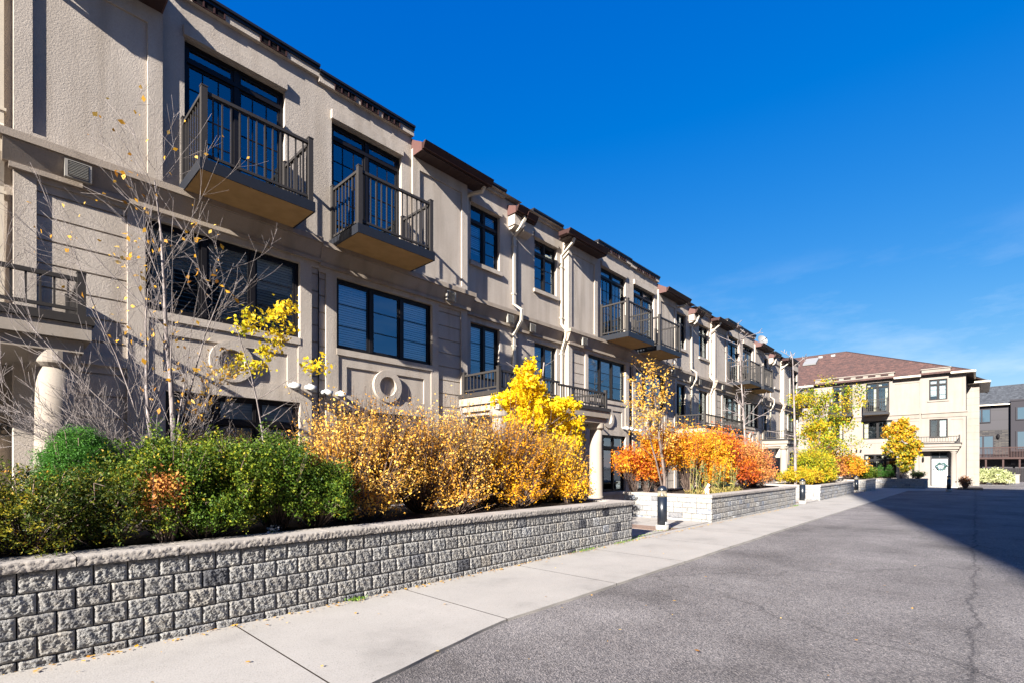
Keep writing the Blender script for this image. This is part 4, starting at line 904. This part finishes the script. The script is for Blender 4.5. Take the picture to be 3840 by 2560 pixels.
    for (a, b) in ((x0 - .03, x0 + capw), (x1 - capw, x1 + .03)):
        y = y0 + capw + .004
        while y < y1 - capw - .05: e = min(y + .62, y1 - capw - .004); side.box(a, b, y, e - .005, capz + .003, zt); y = e
    xx = x0 - .03
    while xx < x1 - .02: e = min(xx + .62, x1 + .03); side.box(xx, e - .005, y1 - capw, y1 + .03, capz + .003, zt); xx = e
    side.build('side_caps', M['cap'], root)
    if soil:
        n = 26; ny = 12; gx, gy = np.meshgrid(np.linspace(x0 + capw - .02, x1 - capw + .02, int(n * max(1, (x1 - x0) / 3))), np.linspace(y0 + capw - .02, y1 - capw + .02, ny)); P = np.stack([gx, gy, zt - .03 + rg.normal(0, .012, gx.shape)], -1)
        idx = np.arange(gx.size).reshape(gx.shape); q = np.stack([idx[:-1, :-1], idx[:-1, 1:], idx[1:, 1:], idx[1:, :-1]], -1).reshape(-1, 4); npmesh('soil', P.reshape(-1, 3), q, M['soil'], root)
    return root
planter('long grey block planter nearest the camera holding the green hedge and tan shrubs', (-2.05, 4.80, 8.50, 7.35), 0, .767, .152, .203, 'fr', 1)
planter('block planter with pale end wall holding the red orange bushes, black bollard before it', (12.52, 4.85, 20.48, 7.30), gz(15), .70, .138, .25, 'fl', 2, fine=.75)
planter('third block planter along the sidewalk, under the yellow green tree', (24.46, 4.86, 32.4, 7.3), gz(28), .62, .137, .25, 'fl', 3, fine=.45)
planter('short block planter at the sidewalk end with a round green shrub hanging over it', (36.4, 4.86, 40.5, 7.2), gz(38), .62, .137, .25, 'fl', 4, fine=.4)
planter('shaded block planter crosswise before the cream building, holding the small maple', (44.3, 2.54, 46.6, 8.2), -.139, .56, .137, .28, 'fl', 5, fine=.4)

# ------------------------------------------------------------------ bollards
def bollard(x, y, label):
    z = gz(x) + .02; root = empty('bollard', (x, y, z), label, 'bollard', 'black bollard lights along the sidewalk')
    m = MB(); m.lathe(x, y, [(.145, z - .05), (.145, z + .10), (.135, z + .115)], 28); m.build('footing', M['concrete_foot'], root, True)
    m = MB(); m.lathe(x, y, [(.105, z + .115), (.105, z + .73)], 28); m.build('shaft', M['black'], root, True)
    m = MB(); m.lathe(x, y, [(.100, z + .73), (.100, z + .865)], 28); m.build('lens', M['lens'], root, True)
    m = MB(); m.lathe(x, y, [(.075, z + .733), (.05, z + .78), (.02, z + .83), (.01, z + .86)], 20); m.build('reflector', M['chrome'], root, True)
    m = MB(); m.lathe(x, y, [(.107, z + .865), (.107, z + .885), (.095, z + .925), (.065, z + .96), (.03, z + .977), (.004, z + .982)], 28); m.build('cap', M['black'], root, True)
    m = MB(); m.box(x - .055, x + .055, y - .112, y - .100, z + .125, z + .185); m.build('service_plate', M['pvc'], root)
def lens():
    m = bpy.data.materials.new('bollard_lens'); m.use_nodes = True; b = m.node_tree.nodes['Principled BSDF']; t = m.node_tree
    tr = t.nodes.new('ShaderNodeBsdfTransparent'); tr.inputs[0].default_value = (.86, .80, .68, 1); mx_ = t.nodes.new('ShaderNodeMixShader'); mx_.inputs[0].default_value = .75
    b.inputs['Base Color'].default_value = (.5, .45, .35, 1); b.inputs['Roughness'].default_value = .15
    t.links.new(b.outputs[0], mx_.inputs[1]); t.links.new(tr.outputs[0], mx_.inputs[2]); t.links.new(mx_.outputs[0], t.nodes['Material Output'].inputs[0]); return m
M['lens'] = lens()
bollard(10.31, 5.07, 'black bollard light nearest the camera, between the first two planters')
bollard(21.92, 4.95, 'black bollard light with amber lens by the third planter')
bollard(34.9, 5.10, 'black bollard light before the short planter at the sidewalk end')
bollard(40.7, 1.22, 'black bollard light at the porch corner beside the white door')

# ------------------------------------------------------------------ plants of the near planter
Z1 = .735
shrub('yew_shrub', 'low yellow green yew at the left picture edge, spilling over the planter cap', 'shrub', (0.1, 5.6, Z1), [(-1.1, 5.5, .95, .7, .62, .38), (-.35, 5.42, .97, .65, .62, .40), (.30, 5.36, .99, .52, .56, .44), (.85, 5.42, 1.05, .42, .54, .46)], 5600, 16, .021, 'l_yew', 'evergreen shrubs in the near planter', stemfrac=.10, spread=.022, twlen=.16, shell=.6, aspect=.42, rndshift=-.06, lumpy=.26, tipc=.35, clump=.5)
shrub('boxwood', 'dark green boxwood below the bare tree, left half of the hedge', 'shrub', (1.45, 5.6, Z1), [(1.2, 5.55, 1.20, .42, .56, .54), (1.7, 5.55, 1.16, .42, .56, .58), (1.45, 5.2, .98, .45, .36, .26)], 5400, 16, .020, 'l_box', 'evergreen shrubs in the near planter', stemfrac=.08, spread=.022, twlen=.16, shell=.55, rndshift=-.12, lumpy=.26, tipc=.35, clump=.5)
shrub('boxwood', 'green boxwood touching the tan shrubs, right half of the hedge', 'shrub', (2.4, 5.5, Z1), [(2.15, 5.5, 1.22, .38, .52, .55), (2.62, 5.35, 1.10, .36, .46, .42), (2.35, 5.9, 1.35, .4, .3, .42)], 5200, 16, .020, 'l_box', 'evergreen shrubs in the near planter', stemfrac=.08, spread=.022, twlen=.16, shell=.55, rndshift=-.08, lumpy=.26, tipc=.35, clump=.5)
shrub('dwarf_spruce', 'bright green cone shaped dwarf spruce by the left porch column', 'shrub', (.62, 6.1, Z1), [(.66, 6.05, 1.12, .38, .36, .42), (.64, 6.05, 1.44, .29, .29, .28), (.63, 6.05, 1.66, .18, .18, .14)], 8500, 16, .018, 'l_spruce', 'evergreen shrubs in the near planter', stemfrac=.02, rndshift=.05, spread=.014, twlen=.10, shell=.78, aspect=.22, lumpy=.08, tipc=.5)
shrub('barberry', 'small rust orange shrub poking out of the green hedge below the bare tree', 'shrub', (1.12, 5.2, Z1), [(1.12, 5.15, 1.18, .20, .14, .24)], 420, 12, .022, 'l_rust', spread=.03, twlen=.3, stemfrac=.2, rndshift=.1)
G = 'autumn shrubs in the near planter'
shrub('spirea', 'tan leaved shrub right beside the green hedge, bare twigs on top', 'shrub', (3.35, 6.0, Z1), [(3.15, 5.95, 1.5, .62, .68, .76), (3.7, 5.9, 1.55, .62, .7, .78), (3.3, 5.4, 1.0, .5, .35, .3)], 1900, 13, .028, 'l_orange', G, spread=.03, twlen=.4, rndshift=-.02, shell=.5, wisp=.40, stemfrac=.65, lumpy=.24)
shrub('spirea', 'tan and orange shrub in the middle of the near planter', 'shrub', (4.75, 6.0, Z1), [(4.4, 5.95, 1.52, .7, .72, .80), (5.1, 5.95, 1.55, .66, .72, .82), (4.8, 5.4, 1.0, .6, .35, .3)], 2100, 13, .028, 'l_orange', G, spread=.03, twlen=.4, rndshift=.02, shell=.5, wisp=.40, stemfrac=.65, lumpy=.24)
shrub('spirea', 'orange shrub standing left below the ginkgo', 'shrub', (6.1, 6.0, Z1), [(5.85, 5.95, 1.5, .68, .72, .8), (6.45, 5.95, 1.5, .62, .72, .8), (6.1, 5.4, 1.0, .6, .35, .3)], 2000, 13, .030, 'l_golden', G, spread=.03, twlen=.4, rndshift=-.05, shell=.5, wisp=.40, stemfrac=.65, lumpy=.24)
shrub('spirea', 'golden yellow shrub at the right end of the near planter under the ginkgo', 'shrub', (7.5, 6.0, Z1), [(7.2, 5.95, 1.4, .66, .7, .72), (7.8, 5.9, 1.25, .5, .62, .58), (7.5, 5.4, 1.0, .6, .35, .3), (8.0, 6.3, 1.5, .35, .4, .4)], 2000, 13, .032, 'l_golden', G, spread=.03, twlen=.4, rndshift=.15, shell=.5, wisp=.40, stemfrac=.65, lumpy=.24)
# bare tree: several stems
rt = random.Random(4)
bt = [((1.44, 6.25, Z1), (.01, 0, 1), 3.7, .034), ((1.40, 6.25, Z1), (-.16, .05, 1), 2.7, .030), ((1.43, 6.25, Z1 + .9), (.22, .1, 1), 2.2, .013), ((1.38, 6.22, Z1 + .5), (-.5, 0, .85), 2.4, .014), ((1.36, 6.22, Z1 + .7), (-.7, .1, .75), 2.2, .012)]
for k in range(15):
    a = R(rt.uniform(16, 66)); sd = -1 if k % 5 < 3 else 1
    bt.append(((1.42 + sd * .02, 6.22, Z1 + rt.uniform(0, .9)), (sd * math.cos(a), rt.uniform(-.25, .2), math.sin(a)), rt.uniform(1.1, 1.65) * (1 if sd < 0 else .85), .008))
tree('bare_tree', 'nearly leafless grey multi stem tree before the first townhouse, few orange leaves', (1.42, 6.25, Z1), bt,
     dict(wig=.06, up=.10, tap=.18, br=[1.7, 1.35, .7, .5], ang=(18, 46), len=(.34, .54), rr=.38, seg=7, bare=1), 3, 'bark_grey', 'l_dry', 330, .05, .03, tipfilter=lambda q: q[2] > 1.9 and q[0] < 2.0 and q[2] > 3.9 - 1.5 * q[0], seed=5, lmin=.0015)
tree('sapling', 'thin sapling with a tuft of yellow leaves before the first ring panel', (2.28, 6.1, Z1), [((2.28, 6.1, Z1), (.05, 0, 1), 2.35, .018)],
     dict(wig=.05, up=.01, tap=.3, br=[1.5, 1.2, .5], ang=(35, 70), len=(.30, .42), rr=.5, seg=8, bare=3), 2, 'bark_grey', 'l_sap', 1150, .046, .05, tipfilter=lambda q: q[2] > 2.55 and q[0] > 1.9, seed=14)
def ginkgo():
    base = (7.4, 6.45, Z1)
    r = tree('ginkgo_tree', 'bright yellow ginkgo rising above the orange shrubs before the long porch', base, [(base, (.0, 0, 1), 2.75, .04)],
         dict(wig=.03, up=.05, tap=.3, br=[1.6, 1.0, .4], ang=(45, 80), len=(.34, .50), rr=.5, seg=9, bare=3), 2, 'bark_grey', seed=3)
    lob = [(7.35, 6.45, 3.25, .26, .26, .28), (7.3, 6.4, 2.95, .5, .35, .2), (6.75, 6.35, 2.66, .42, .26, .16), (7.6, 6.35, 2.6, .7, .5, .28), (8.45, 6.35, 2.72, .42, .3, .13), (8.3, 6.3, 2.25, .58, .45, .32), (7.9, 6.2, 1.9, .6, .45, .25), (8.75, 6.3, 1.95, .22, .25, .2), (7.0, 6.2, 2.3, .4, .35, .22)]
    P = []
    for (a, b, c, rx, ry, rz) in lob:
        n = int(9000 * (rx * ry * rz) ** .6); ncl = max(6, n // 16); d = rng.normal(0, 1, (ncl, 3)); d /= np.linalg.norm(d, axis=1)[:, None]; q = np.array((a, b, c)) + d * np.array((rx, ry, rz)) * (.35 + .75 * rng.random((ncl, 1)))
        P.append((q[:, None, :] + rng.normal(0, .035, (ncl, 16, 3))).reshape(-1, 3))
    P = np.concatenate(P); v, f = leaf_quads(P, .052, .95, .5); npmesh('crown', v, f, M['l_ginkgo'], r, rng.random(len(f)))
ginkgo()
# small flowers and a lone twig by the cap
fl = empty('white_flowers', (2.0, 5.12, Z1), 'tiny white flower cluster at the cap edge in the hedge gap', 'flower')
pts = np.array([2.0, 5.12, .79]) + rng.normal(0, .03, (60, 3)) * np.array((1, .7, .6)); v, f = leaf_quads(pts, .018, .9); npmesh('petals', v, f, M['door_white'], fl)
pts = np.array([2.0, 5.12, .76]) + rng.normal(0, .03, (60, 3)) * np.array((1, .7, .4)); v, f = leaf_quads(pts, .02, .4); npmesh('leaves', v, f, M['l_moss'], fl, rng.random(60))

# ------------------------------------------------------------------ plants of the second planter
Z2 = .66; G = 'autumn bushes in the second planter'
shrub('burning_bush', 'orange bush at the left back of the second planter, reaching past its end wall', 'shrub', (13.3, 6.9, Z2), [(12.5, 7.1, 1.6, .75, .5, .5), (13.5, 6.7, 2.0, .8, .6, .75), (13.0, 6.9, 1.3, .6, .5, .4)], 1500, 11, .05, 'l_red', G, spread=.05, twlen=.35, stemfrac=.16, rndshift=.12)
shrub('burning_bush', 'golden orange bush in the middle of the second planter above the calico cat', 'shrub', (14.9, 6.2, Z2), [(14.4, 6.3, 1.95, .85, .7, .85), (15.6, 6.2, 1.8, .9, .8, .95), (15.2, 5.6, 1.25, .8, .4, .5)], 2900, 11, .044, 'l_red', G, spread=.05, twlen=.35, stemfrac=.16, rndshift=.27)
shrub('burning_bush', 'deep red orange bush right of centre in the second planter', 'shrub', (17.1, 6.2, Z2), [(16.9, 6.3, 1.85, .95, .8, 1.0), (17.5, 5.7, 1.25, .8, .55, .6)], 2000, 11, .05, 'l_red', G, spread=.05, twlen=.35, stemfrac=.16, rndshift=-.15)
shrub('burning_bush', 'rust and tan bush at the far end of the second planter', 'shrub', (19.0, 6.0, Z2), [(18.7, 6.1, 1.75, .9, .8, .85), (19.6, 6.0, 1.5, .7, .8, .75), (19.0, 5.5, 1.15, .9, .4, .4)], 1700, 11, .05, 'l_rust', G, spread=.05, twlen=.35, stemfrac=.16, rndshift=.25)
tree('young_tree', 'young tree with golden leaves standing over the black bollard nearest the camera', (12.95, 6.3, Z2), [((12.95, 6.3, Z2), (-.05, 0, 1), 3.2, .045), ((13.0, 6.35, Z2), (-.16, .05, 1), 2.8, .028)],
     dict(wig=.05, up=.03, tap=.3, br=[2.0, 1.5, .6], ang=(25, 60), len=(.32, .46), rr=.5, seg=9, bare=3), 3, 'bark_brown', 'l_dry', 1900, .06, .05, tipfilter=lambda q: q[2] > 1.7, seed=22, shift=.15)
tree('bare_sapling', 'leafless thin tree crossing the far balconies above the rust bush', (19.8, 6.5, Z2), [((19.9, 6.4, Z2), (0, 0, 1), 5.6, .05)],
     dict(wig=.012, up=.0, tap=.2, br=[1.7, 1.2, .5], ang=(40, 75), len=(.18, .30), rr=.45, seg=12, bare=4), 2, 'bark_grey', seed=31, lmin=.009)
def stalks(x, y, n, h, label):
    root = empty('lily_plant', (x, y, Z2), label, 'plant', 'lily stalks in the second planter'); P0 = []; P1 = []; L = []
    for k in range(n):
        a = np.array([x + rng.normal(0, .06), y + rng.normal(0, .05), Z2]); t = a + np.array([rng.normal(0, .08), rng.normal(0, .08), h * rng.uniform(.75, 1.1)]); P0.append(a); P1.append(t)
        for q in np.linspace(.25, 1, 14): L.append(a + (t - a) * q + rng.normal(0, .03, 3))
    P0 = np.array(P0); P1 = np.array(P1); v, f = tubes(P0, P1, np.full(n, .008), np.full(n, .004), 4); npmesh('stalks', v, f, M['bark_yellow'], root)
    v, f = leaf_quads(np.array(L), .13, .16, droop=.5); npmesh('leaves', v, f, M['l_lily'], root, rng.random(len(f)))
M['bark_yellow'] = bark('stalk_yellow', (.12, .11, .04), (.34, .26, .09))
for k, (x, y) in enumerate([(12.95, 5.45), (13.65, 5.35), (14.1, 5.3), (14.7, 5.35), (15.3, 5.3)]):
    stalks(x, y, 6, .8 if k else .95, ['lily stalks at the near corner of the second planter', 'lily stalks just right of the calico cat', 'lily stalks second to the right of the calico cat', 'fourth clump of lily stalks before the orange bush', 'fifth clump of lily stalks, last before the red bush'][k])
gp = np.stack([rng.uniform(12.8, 15.8, 2600), rng.uniform(5.15, 5.7, 2600), Z2 + rng.random(2600) ** 2 * .16], 1); v, f = leaf_quads(gp, .07, .14, 0, droop=-1.2); o = npmesh('dry_grass', v, f, M['l_grass'], None, rng.random(len(f))); tag(o, 'dry yellow grass at the front of the second planter', 'grass', kind='stuff')

def cat_animal(x, y, z):
    me = bpy.data.meshes.new('cat'); V = []; E_ = []; Rd = []
    def add(p, r, par=None):
        V.append((x + p[0], y + p[1], z + p[2])); Rd.append(r)
        if par is not None: E_.append((par, len(V) - 1))
        return len(V) - 1
    hip = add((0, .05, .075), (.075, .075)); mid = add((0, .0, .13), (.062, .062), hip); ch = add((0, -.035, .175), (.05, .05), mid); nk = add((0, -.045, .215), (.033, .033), ch); hd = add((0, -.065, .25), (.042, .04), nk); mz = add((0, -.105, .24), (.02, .02), hd)
    for s in (-1, 1):
        el = add((s * .022, -.055, .275), (.016, .016), hd); add((s * .032, -.052, .303), (.004, .004), el)
        fa = add((s * .028, -.06, .10), (.019, .019), ch); fb = add((s * .028, -.07, .03), (.014, .014), fa); add((s * .028, -.092, .012), (.014, .012), fb)
        ha = add((s * .055, .0, .05), (.035, .035), hip); add((s * .06, -.05, .015), (.015, .012), ha)
    ta = add((.03, .12, .03), (.018, .018), hip); tb = add((.10, .10, .018), (.014, .014), ta); add((.13, .03, .016), (.01, .01), tb)
    me.from_pydata(V, E_, []); o = link(bpy.data.objects.new('cat', me)); o.modifiers.new('skin', 'SKIN'); 
    for v_, r in zip(me.skin_vertices[0].data, Rd): v_.radius = r
    me.skin_vertices[0].data[0].use_root = True; ss = o.modifiers.new('sub', 'SUBSURF'); ss.levels = 2; ss.render_levels = 2
    m, t, b = newmat('calico_fur'); n = N(t, 'ShaderNodeTexNoise', Scale=9.0, Detail=2.0); t.links.new(obj_coord(t), n.inputs['Vector'])
    t.links.new(ramp(t, n.outputs['Fac'], [(.40, (.03, .025, .02)), (.43, (.62, .22, .06)), (.50, (.62, .22, .06)), (.52, (.82, .80, .76)), (1, (.85, .83, .8))]), b.inputs['Base Color']); b.inputs['Roughness'].default_value = .9
    me.materials.append(m); tag(o, 'small white, orange and black cat sitting among the dry grass behind the planter cap', 'cat')
cat_animal(13.35, 5.30, Z2)

# ------------------------------------------------------------------ plants farther off
Z3 = .58; G = 'bushes in the third planter'
shrub('spirea', 'yellow bush at the near end of the third planter', 'shrub', (25.4, 5.9, Z3), [(25.2, 5.9, .95, .8, .8, .38), (26.2, 5.8, 1.0, .8, .8, .42)], 900, 12, .06, 'l_locust', G, spread=.06, twlen=.3, rndshift=.22)
shrub('spirea', 'yellow green bush in the middle of the third planter', 'shrub', (28.2, 5.9, Z3), [(27.6, 5.9, 1.5, 1.1, .9, .95), (29.0, 5.9, 1.5, 1.0, .9, .95), (28.5, 5.3, .95, 1.3, .4, .4)], 1800, 11, .07, 'l_locust', G, spread=.06, twlen=.3)
shrub('spirea', 'bronze orange bush at the far end of the third planter', 'shrub', (31.3, 6.0, Z3), [(30.8, 6.0, 1.6, .9, .9, 1.0), (31.7, 5.9, 1.3, .7, .9, .8)], 1300, 11, .07, 'l_rust', G, spread=.06, twlen=.3, rndshift=.2)
tree('locust_tree', 'yellow green leafed tree rising from the third planter before the cream building', (30.6, 6.5, Z3), [((30.6, 6.5, Z3), (.02, 0, 1), 4.9, .07)],
     dict(wig=.05, up=.0, tap=.3, br=[2.0, 1.7, .9], ang=(40, 80), len=(.36, .52), rr=.5, seg=9, bare=2), 3, 'bark_brown', 'l_locust', 9000, .10, .13, seed=42, droop=.6, shift=-.02)
tree('bare_sapling', 'tall thin leafless tree before the yellow green tree, its top against the brown roof', (24.9, 5.9, Z3), [((24.9, 5.9, Z3), (.0, 0, 1), 5.7, .07)],
     dict(wig=.012, up=.0, tap=.2, br=[1.0, .8, .4], ang=(45, 80), len=(.20, .32), rr=.35, seg=12, bare=3), 2, 'bark_grey', seed=52, lmin=.012)
Z4 = .58; G = 'shrubs in the short planter'
shrub('spirea', 'golden bronze bush filling the short planter', 'shrub', (37.6, 5.9, Z4), [(37.2, 5.9, 1.35, .8, .9, .85), (38.4, 5.9, 1.5, .8, .9, .9)], 1200, 10, .08, 'l_golden', G, spread=.07, twlen=.3, rndshift=-.1)
shrub('boxwood', 'round green boxwood hanging over the short planter', 'shrub', (39.8, 5.3, Z4), [(39.8, 5.3, .95, .7, .65, .55)], 700, 12, .06, 'l_box', G, spread=.05, twlen=.2, shell=.6, rndshift=.05)
tree('bare_sapling', 'small leafless tree before the cream wall, right of the yellow green tree', (42.0, 6.9, -.1), [((42, 6.9, -.1), (0, 0, 1), 3.9, .04)], dict(wig=.03, up=.02, tap=.3, br=[1.6, 1.2, .5], ang=(30, 60), len=(.3, .42), rr=.45, seg=8, bare=3), 2, 'bark_grey', 'l_sap', 160, .08, .1, seed=61)
for k, y in enumerate((5.15, 4.62)):
    shrub('cedar', ['pointed green cedar in the crosswise planter, left of two', 'pointed green cedar in the crosswise planter, right one beside the maple'][k], 'shrub', (45.2, y, .52), [(45.2, y, .85, .27, .27, .34), (45.2, y, 1.2, .17, .17, .28), (45.2, y, 1.45, .08, .08, .16)], 700, 12, .045, 'l_spruce', 'pointed cedars', spread=.03, twlen=.12, shell=.7, aspect=.3, rndshift=-.15)
def maple():
    base = (45.3, 3.95, .52)
    r = tree('maple_tree', 'small orange and green maple before the cream building', base, [(base, (0, .02, 1), 3.9, .08)], dict(wig=.03, up=.06, tap=.25, br=[2.2, 1.2, .4], ang=(35, 65), len=(.26, .36), rr=.5, seg=9, bare=2), 2, 'bark_brown', seed=71)
    P = []
    for (b, c, rr_, rz) in ((4.05, 4.55, .5, .45), (3.6, 4.0, .62, .5), (4.4, 3.9, .7, .55), (3.85, 3.2, 1.0, .6), (4.35, 2.7, .75, .55), (3.6, 2.4, .75, .45), (3.8, 1.8, .6, .5), (3.7, 1.35, .4, .35), (3.15, 2.9, .45, .3)):
        ncl = int(55 * rr_ * rz / .3); d = rng.normal(0, 1, (ncl, 3)); d /= np.linalg.norm(d, axis=1)[:, None]; q = np.array((45.3, b, c)) + d * np.array((rr_ * .8, rr_, rz)) * (.4 + .65 * rng.random((ncl, 1)))
        P.append((q[:, None, :] + rng.normal(0, .07, (ncl, 12, 3))).reshape(-1, 3))
    P = np.concatenate(P); v, f = leaf_quads(P, .13, .9, .4, droop=.5); c = (.45 + .12 * (P[:, 2] - 3) * .8 + rng.normal(0, .25, len(P))).clip(0, 1); npmesh('crown', v, f, M['l_maple'], r, c)
maple()
shrub('rose_bush', 'sparse leafy bush at the right end of the crosswise planter', 'shrub', (45.3, 3.0, .52), [(45.3, 3.0, .85, .4, .5, .32)], 160, 6, .07, 'l_lily', spread=.05, twlen=.4, twigr=.006)
shrub('rose_bush', 'sparse twiggy bush on bare soil at the corner of the cream building', 'shrub', (46.0, .55, -.12), [(46.0, .55, .4, .35, .42, .5)], 170, 5, .07, 'l_rust', spread=.05, twlen=.4, twigr=.007)
m = MB(); m.box(44.6, 49.6, -.35, .95, -.15, -.09); tag(m.build('soil_bed', M['soil']), kind='structure')
shrub('variegated_hedge', 'pale variegated round hedge right of the cream building', 'hedge', (60, -1.1, -.14), [(60, -.35, .5, .8, .8, .75), (60, -1.3, .5, .8, .9, .8), (60, -1.9, .35, .7, .6, .55)], 1500, 12, .10, 'l_var', spread=.07, twlen=.2, shell=.6)

# ------------------------------------------------------------------ grey house behind on the right
def grey_house():
    XF = 80; root = empty('grey_house', (XF, -3, -.14), 'grey house coloured dark for shade, with ledgestone and grey shingle roof at the right picture edge', 'house'); g0 = -.2
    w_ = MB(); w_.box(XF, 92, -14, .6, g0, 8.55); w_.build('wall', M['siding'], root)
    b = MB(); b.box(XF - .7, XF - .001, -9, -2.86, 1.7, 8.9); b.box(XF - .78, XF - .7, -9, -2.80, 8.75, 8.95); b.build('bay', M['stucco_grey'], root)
    st = MB(); st.box(XF - .06, XF - .001, -2.84, .6, 2.2, 5.6); st.build('stone_facing', M['ledge'], root)
    rf = MB(); rf.quad((XF - .5, .9, 8.5), (XF - .5, -14, 8.5), (86, -14, 11.6), (86, .9, 11.3)); rf.quad((86, .9, 11.3), (86, -14, 11.6), (92.5, -14, 8.5), (92.5, .9, 8.5)); rf.build('roof', M['roof_grey'], root)
    g = MB(); g.box(XF - .6, XF - .45, -2.8, .9, 8.42, 8.56); g.build('gutter', M['spout'], root)
    for (y0, y1, z0, z1) in ((-1.25, .3, 6.5, 8.1), (-1.5, .3, 2.3, 5.0)):
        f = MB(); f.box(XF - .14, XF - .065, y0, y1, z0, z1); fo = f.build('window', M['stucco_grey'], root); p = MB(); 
        for k in range(2): a = y0 + .08 + k * (y1 - y0) / 2; p.quad((XF - .145, a, z0 + .1), (XF - .145, a + (y1 - y0) / 2 - .16, z0 + .1), (XF - .145, a + (y1 - y0) / 2 - .16, z1 - .1), (XF - .145, a, z1 - .1))
        p.build('pane', M['pane_pale'], fo)
    for (z0, z1) in ((6.6, 8.1), (3.3, 5.4)):
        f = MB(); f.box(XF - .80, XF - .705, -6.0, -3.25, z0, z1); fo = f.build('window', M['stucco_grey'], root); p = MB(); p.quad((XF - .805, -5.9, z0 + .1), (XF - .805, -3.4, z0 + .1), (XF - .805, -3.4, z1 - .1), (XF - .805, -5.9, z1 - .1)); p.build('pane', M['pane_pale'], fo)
    d = MB(); d.box(XF - 1.8, XF, -4.4, .4, 2.25, 2.45); do = d.build('deck', M['wood_red'], root)
    r = MB()
    for k in range(40): y = -4.35 + k * .12; r.box(XF - 1.78, XF - 1.74, y, y + .05, 2.45, 3.5)
    r.box(XF - 1.82, XF - 1.70, -4.4, .4, 3.5, 3.6); r.build('deck_railing', M['wood_red'], do)
    for y in (-.9, -2.3, -3.6): p = MB(); p.box(XF - 1.7, XF - 1.55, y, y + .15, g0, 2.25); p.build('deck_post', M['wood_red'], do)
    l = MB(); l.lathe(XF - .2, -1.85, [(.08, 4.6), (.14, 4.75), (.14, 5.0), (.05, 5.15)], 8); l.build('wall_lantern', M['frame'], root)
def pane_pale():
    m = bpy.data.materials.new('window_pane_reflecting'); m.use_nodes = True; b = m.node_tree.nodes['Principled BSDF']; b.inputs['Base Color'].default_value = (.07, .12, .16, 1); b.inputs['Roughness'].default_value = .06; b.inputs['Specular IOR Level'].default_value = 1; b.inputs['Metallic'].default_value = .55; return m
M['pane_pale'] = pane_pale()
grey_house()
fr = empty('board_fence', (72, -3, -.14), 'dark board fence below the red brown deck', 'fence')
m = MB()
for k in range(70): y = -9 + k * .15; m.box(72, 72.03, y, y + .14, -.14, 1.25)
m.build('boards', M['fence'], fr)
for k in range(5): m = MB(); m.box(71.9, 71.99, -9 + k * 2.4, -8.9 + k * 2.4, -.14, 1.4); m.build('post', M['fence'], fr)
m = MB(); m.box(66, 66.8, -2.95, -2.2, -.14, .62); m.box(65.95, 66.85, -3.0, -2.15, .62, .68); tag(m.build('utility_box', M['ventc']), 'grey beige utility box beside the variegated hedge', 'utility box')
# apartment block behind the camera whose shadow crosses the lane
ab = empty('apartment_block', (-38, -36, 0), 'tall apartment block behind the camera that shades the lane', 'building')
m = MB(); m.box(-45, -30, -60, -13.4, 0, 37.7); m.build('wall', M['stucco2'], ab)
m = MB()
for k in range(12):
    for j in range(11): y = -58 + j * 4.0; m.box(-29.99, -29.9, y, y + 2.2, 1.2 + k * 3, 2.8 + k * 3)
m.build('window_bands', M['pane_pale'], ab)

op = empty('opposite_townhouses', (-5, -19, 0), 'stucco townhouses across the lane, seen only as dark reflections in the near windows', 'building')
m = MB(); m.box(-26, 15, -26, -12, 0, 14.2); m.build('wall', M['stucco'], op)
for k in range(3):
    for j in range(10): m = MB(); x = -24 + j * 3.9; m.box(x, x + 2.2, -12.0, -11.95, 1.0 + k * 4.4, 3.2 + k * 4.4); m.build('window', M['frame'], op)
m = MB(); m.quad((-26.5, -11.5, 14.1), (15.5, -11.5, 14.1), (15.5, -19, 17.0), (-26.5, -19, 17.0)); m.quad((-26.5, -19, 17.0), (15.5, -19, 17.0), (15.5, -26.5, 14.1), (-26.5, -26.5, 14.1)); m.build('roof', M['roof'], op)
# ------------------------------------------------------------------ fallen leaves, moss
n = 700; xs = rng.uniform(-.3, 20, n) ; ys = 4.72 - np.abs(rng.normal(0, .045, n)); k = n // 6; xs[:k] = rng.uniform(.3, 9, k); ys[:k] = rng.uniform(.2, 4.6, k); q_ = xs < 9; ys = np.where(q_ & (rng.random(n) < .5), 4.76 - np.abs(rng.normal(0, .02, n)), ys)
pts = np.stack([xs, ys, np.array([gz(x) for x in xs]) + .032], 1); v, f = leaf_quads(pts, .035, .6, 6.0)
v = v.reshape(-1, 4, 3); v[:, :, 2] = v[:, :, 2] * .25 + pts[:, None, 2] * .75; v[:, :, 2] = np.maximum(v[:, :, 2], pts[:, None, 2] - .006); o = npmesh('fallen_leaves', v.reshape(-1, 3), f, M['l_dry'], None, rng.random(n)); tag(o, 'small orange leaves fallen along the planter foot and sidewalk', 'fallen leaves', kind='stuff')
c = [(10.31, 5.0, .2), (8.2, 4.74, .25), (6.9, 4.74, .2), (8.9, 4.9, .3), (2.7, 4.74, .05), (20.3, 4.8, .2)]; P = []
for (x, y, s_) in c: P.append(np.stack([rng.normal(x, s_, 160), rng.normal(y, .03, 160), np.full(160, gz(x) + .03) + rng.random(160) * .02], 1))
P = np.concatenate(P); v, f = leaf_quads(P, .022, .4); o = npmesh('moss', v, f, M['l_moss'], None, rng.random(len(f))); tag(o, 'green moss tufts in the pavement joints', 'moss', kind='stuff')
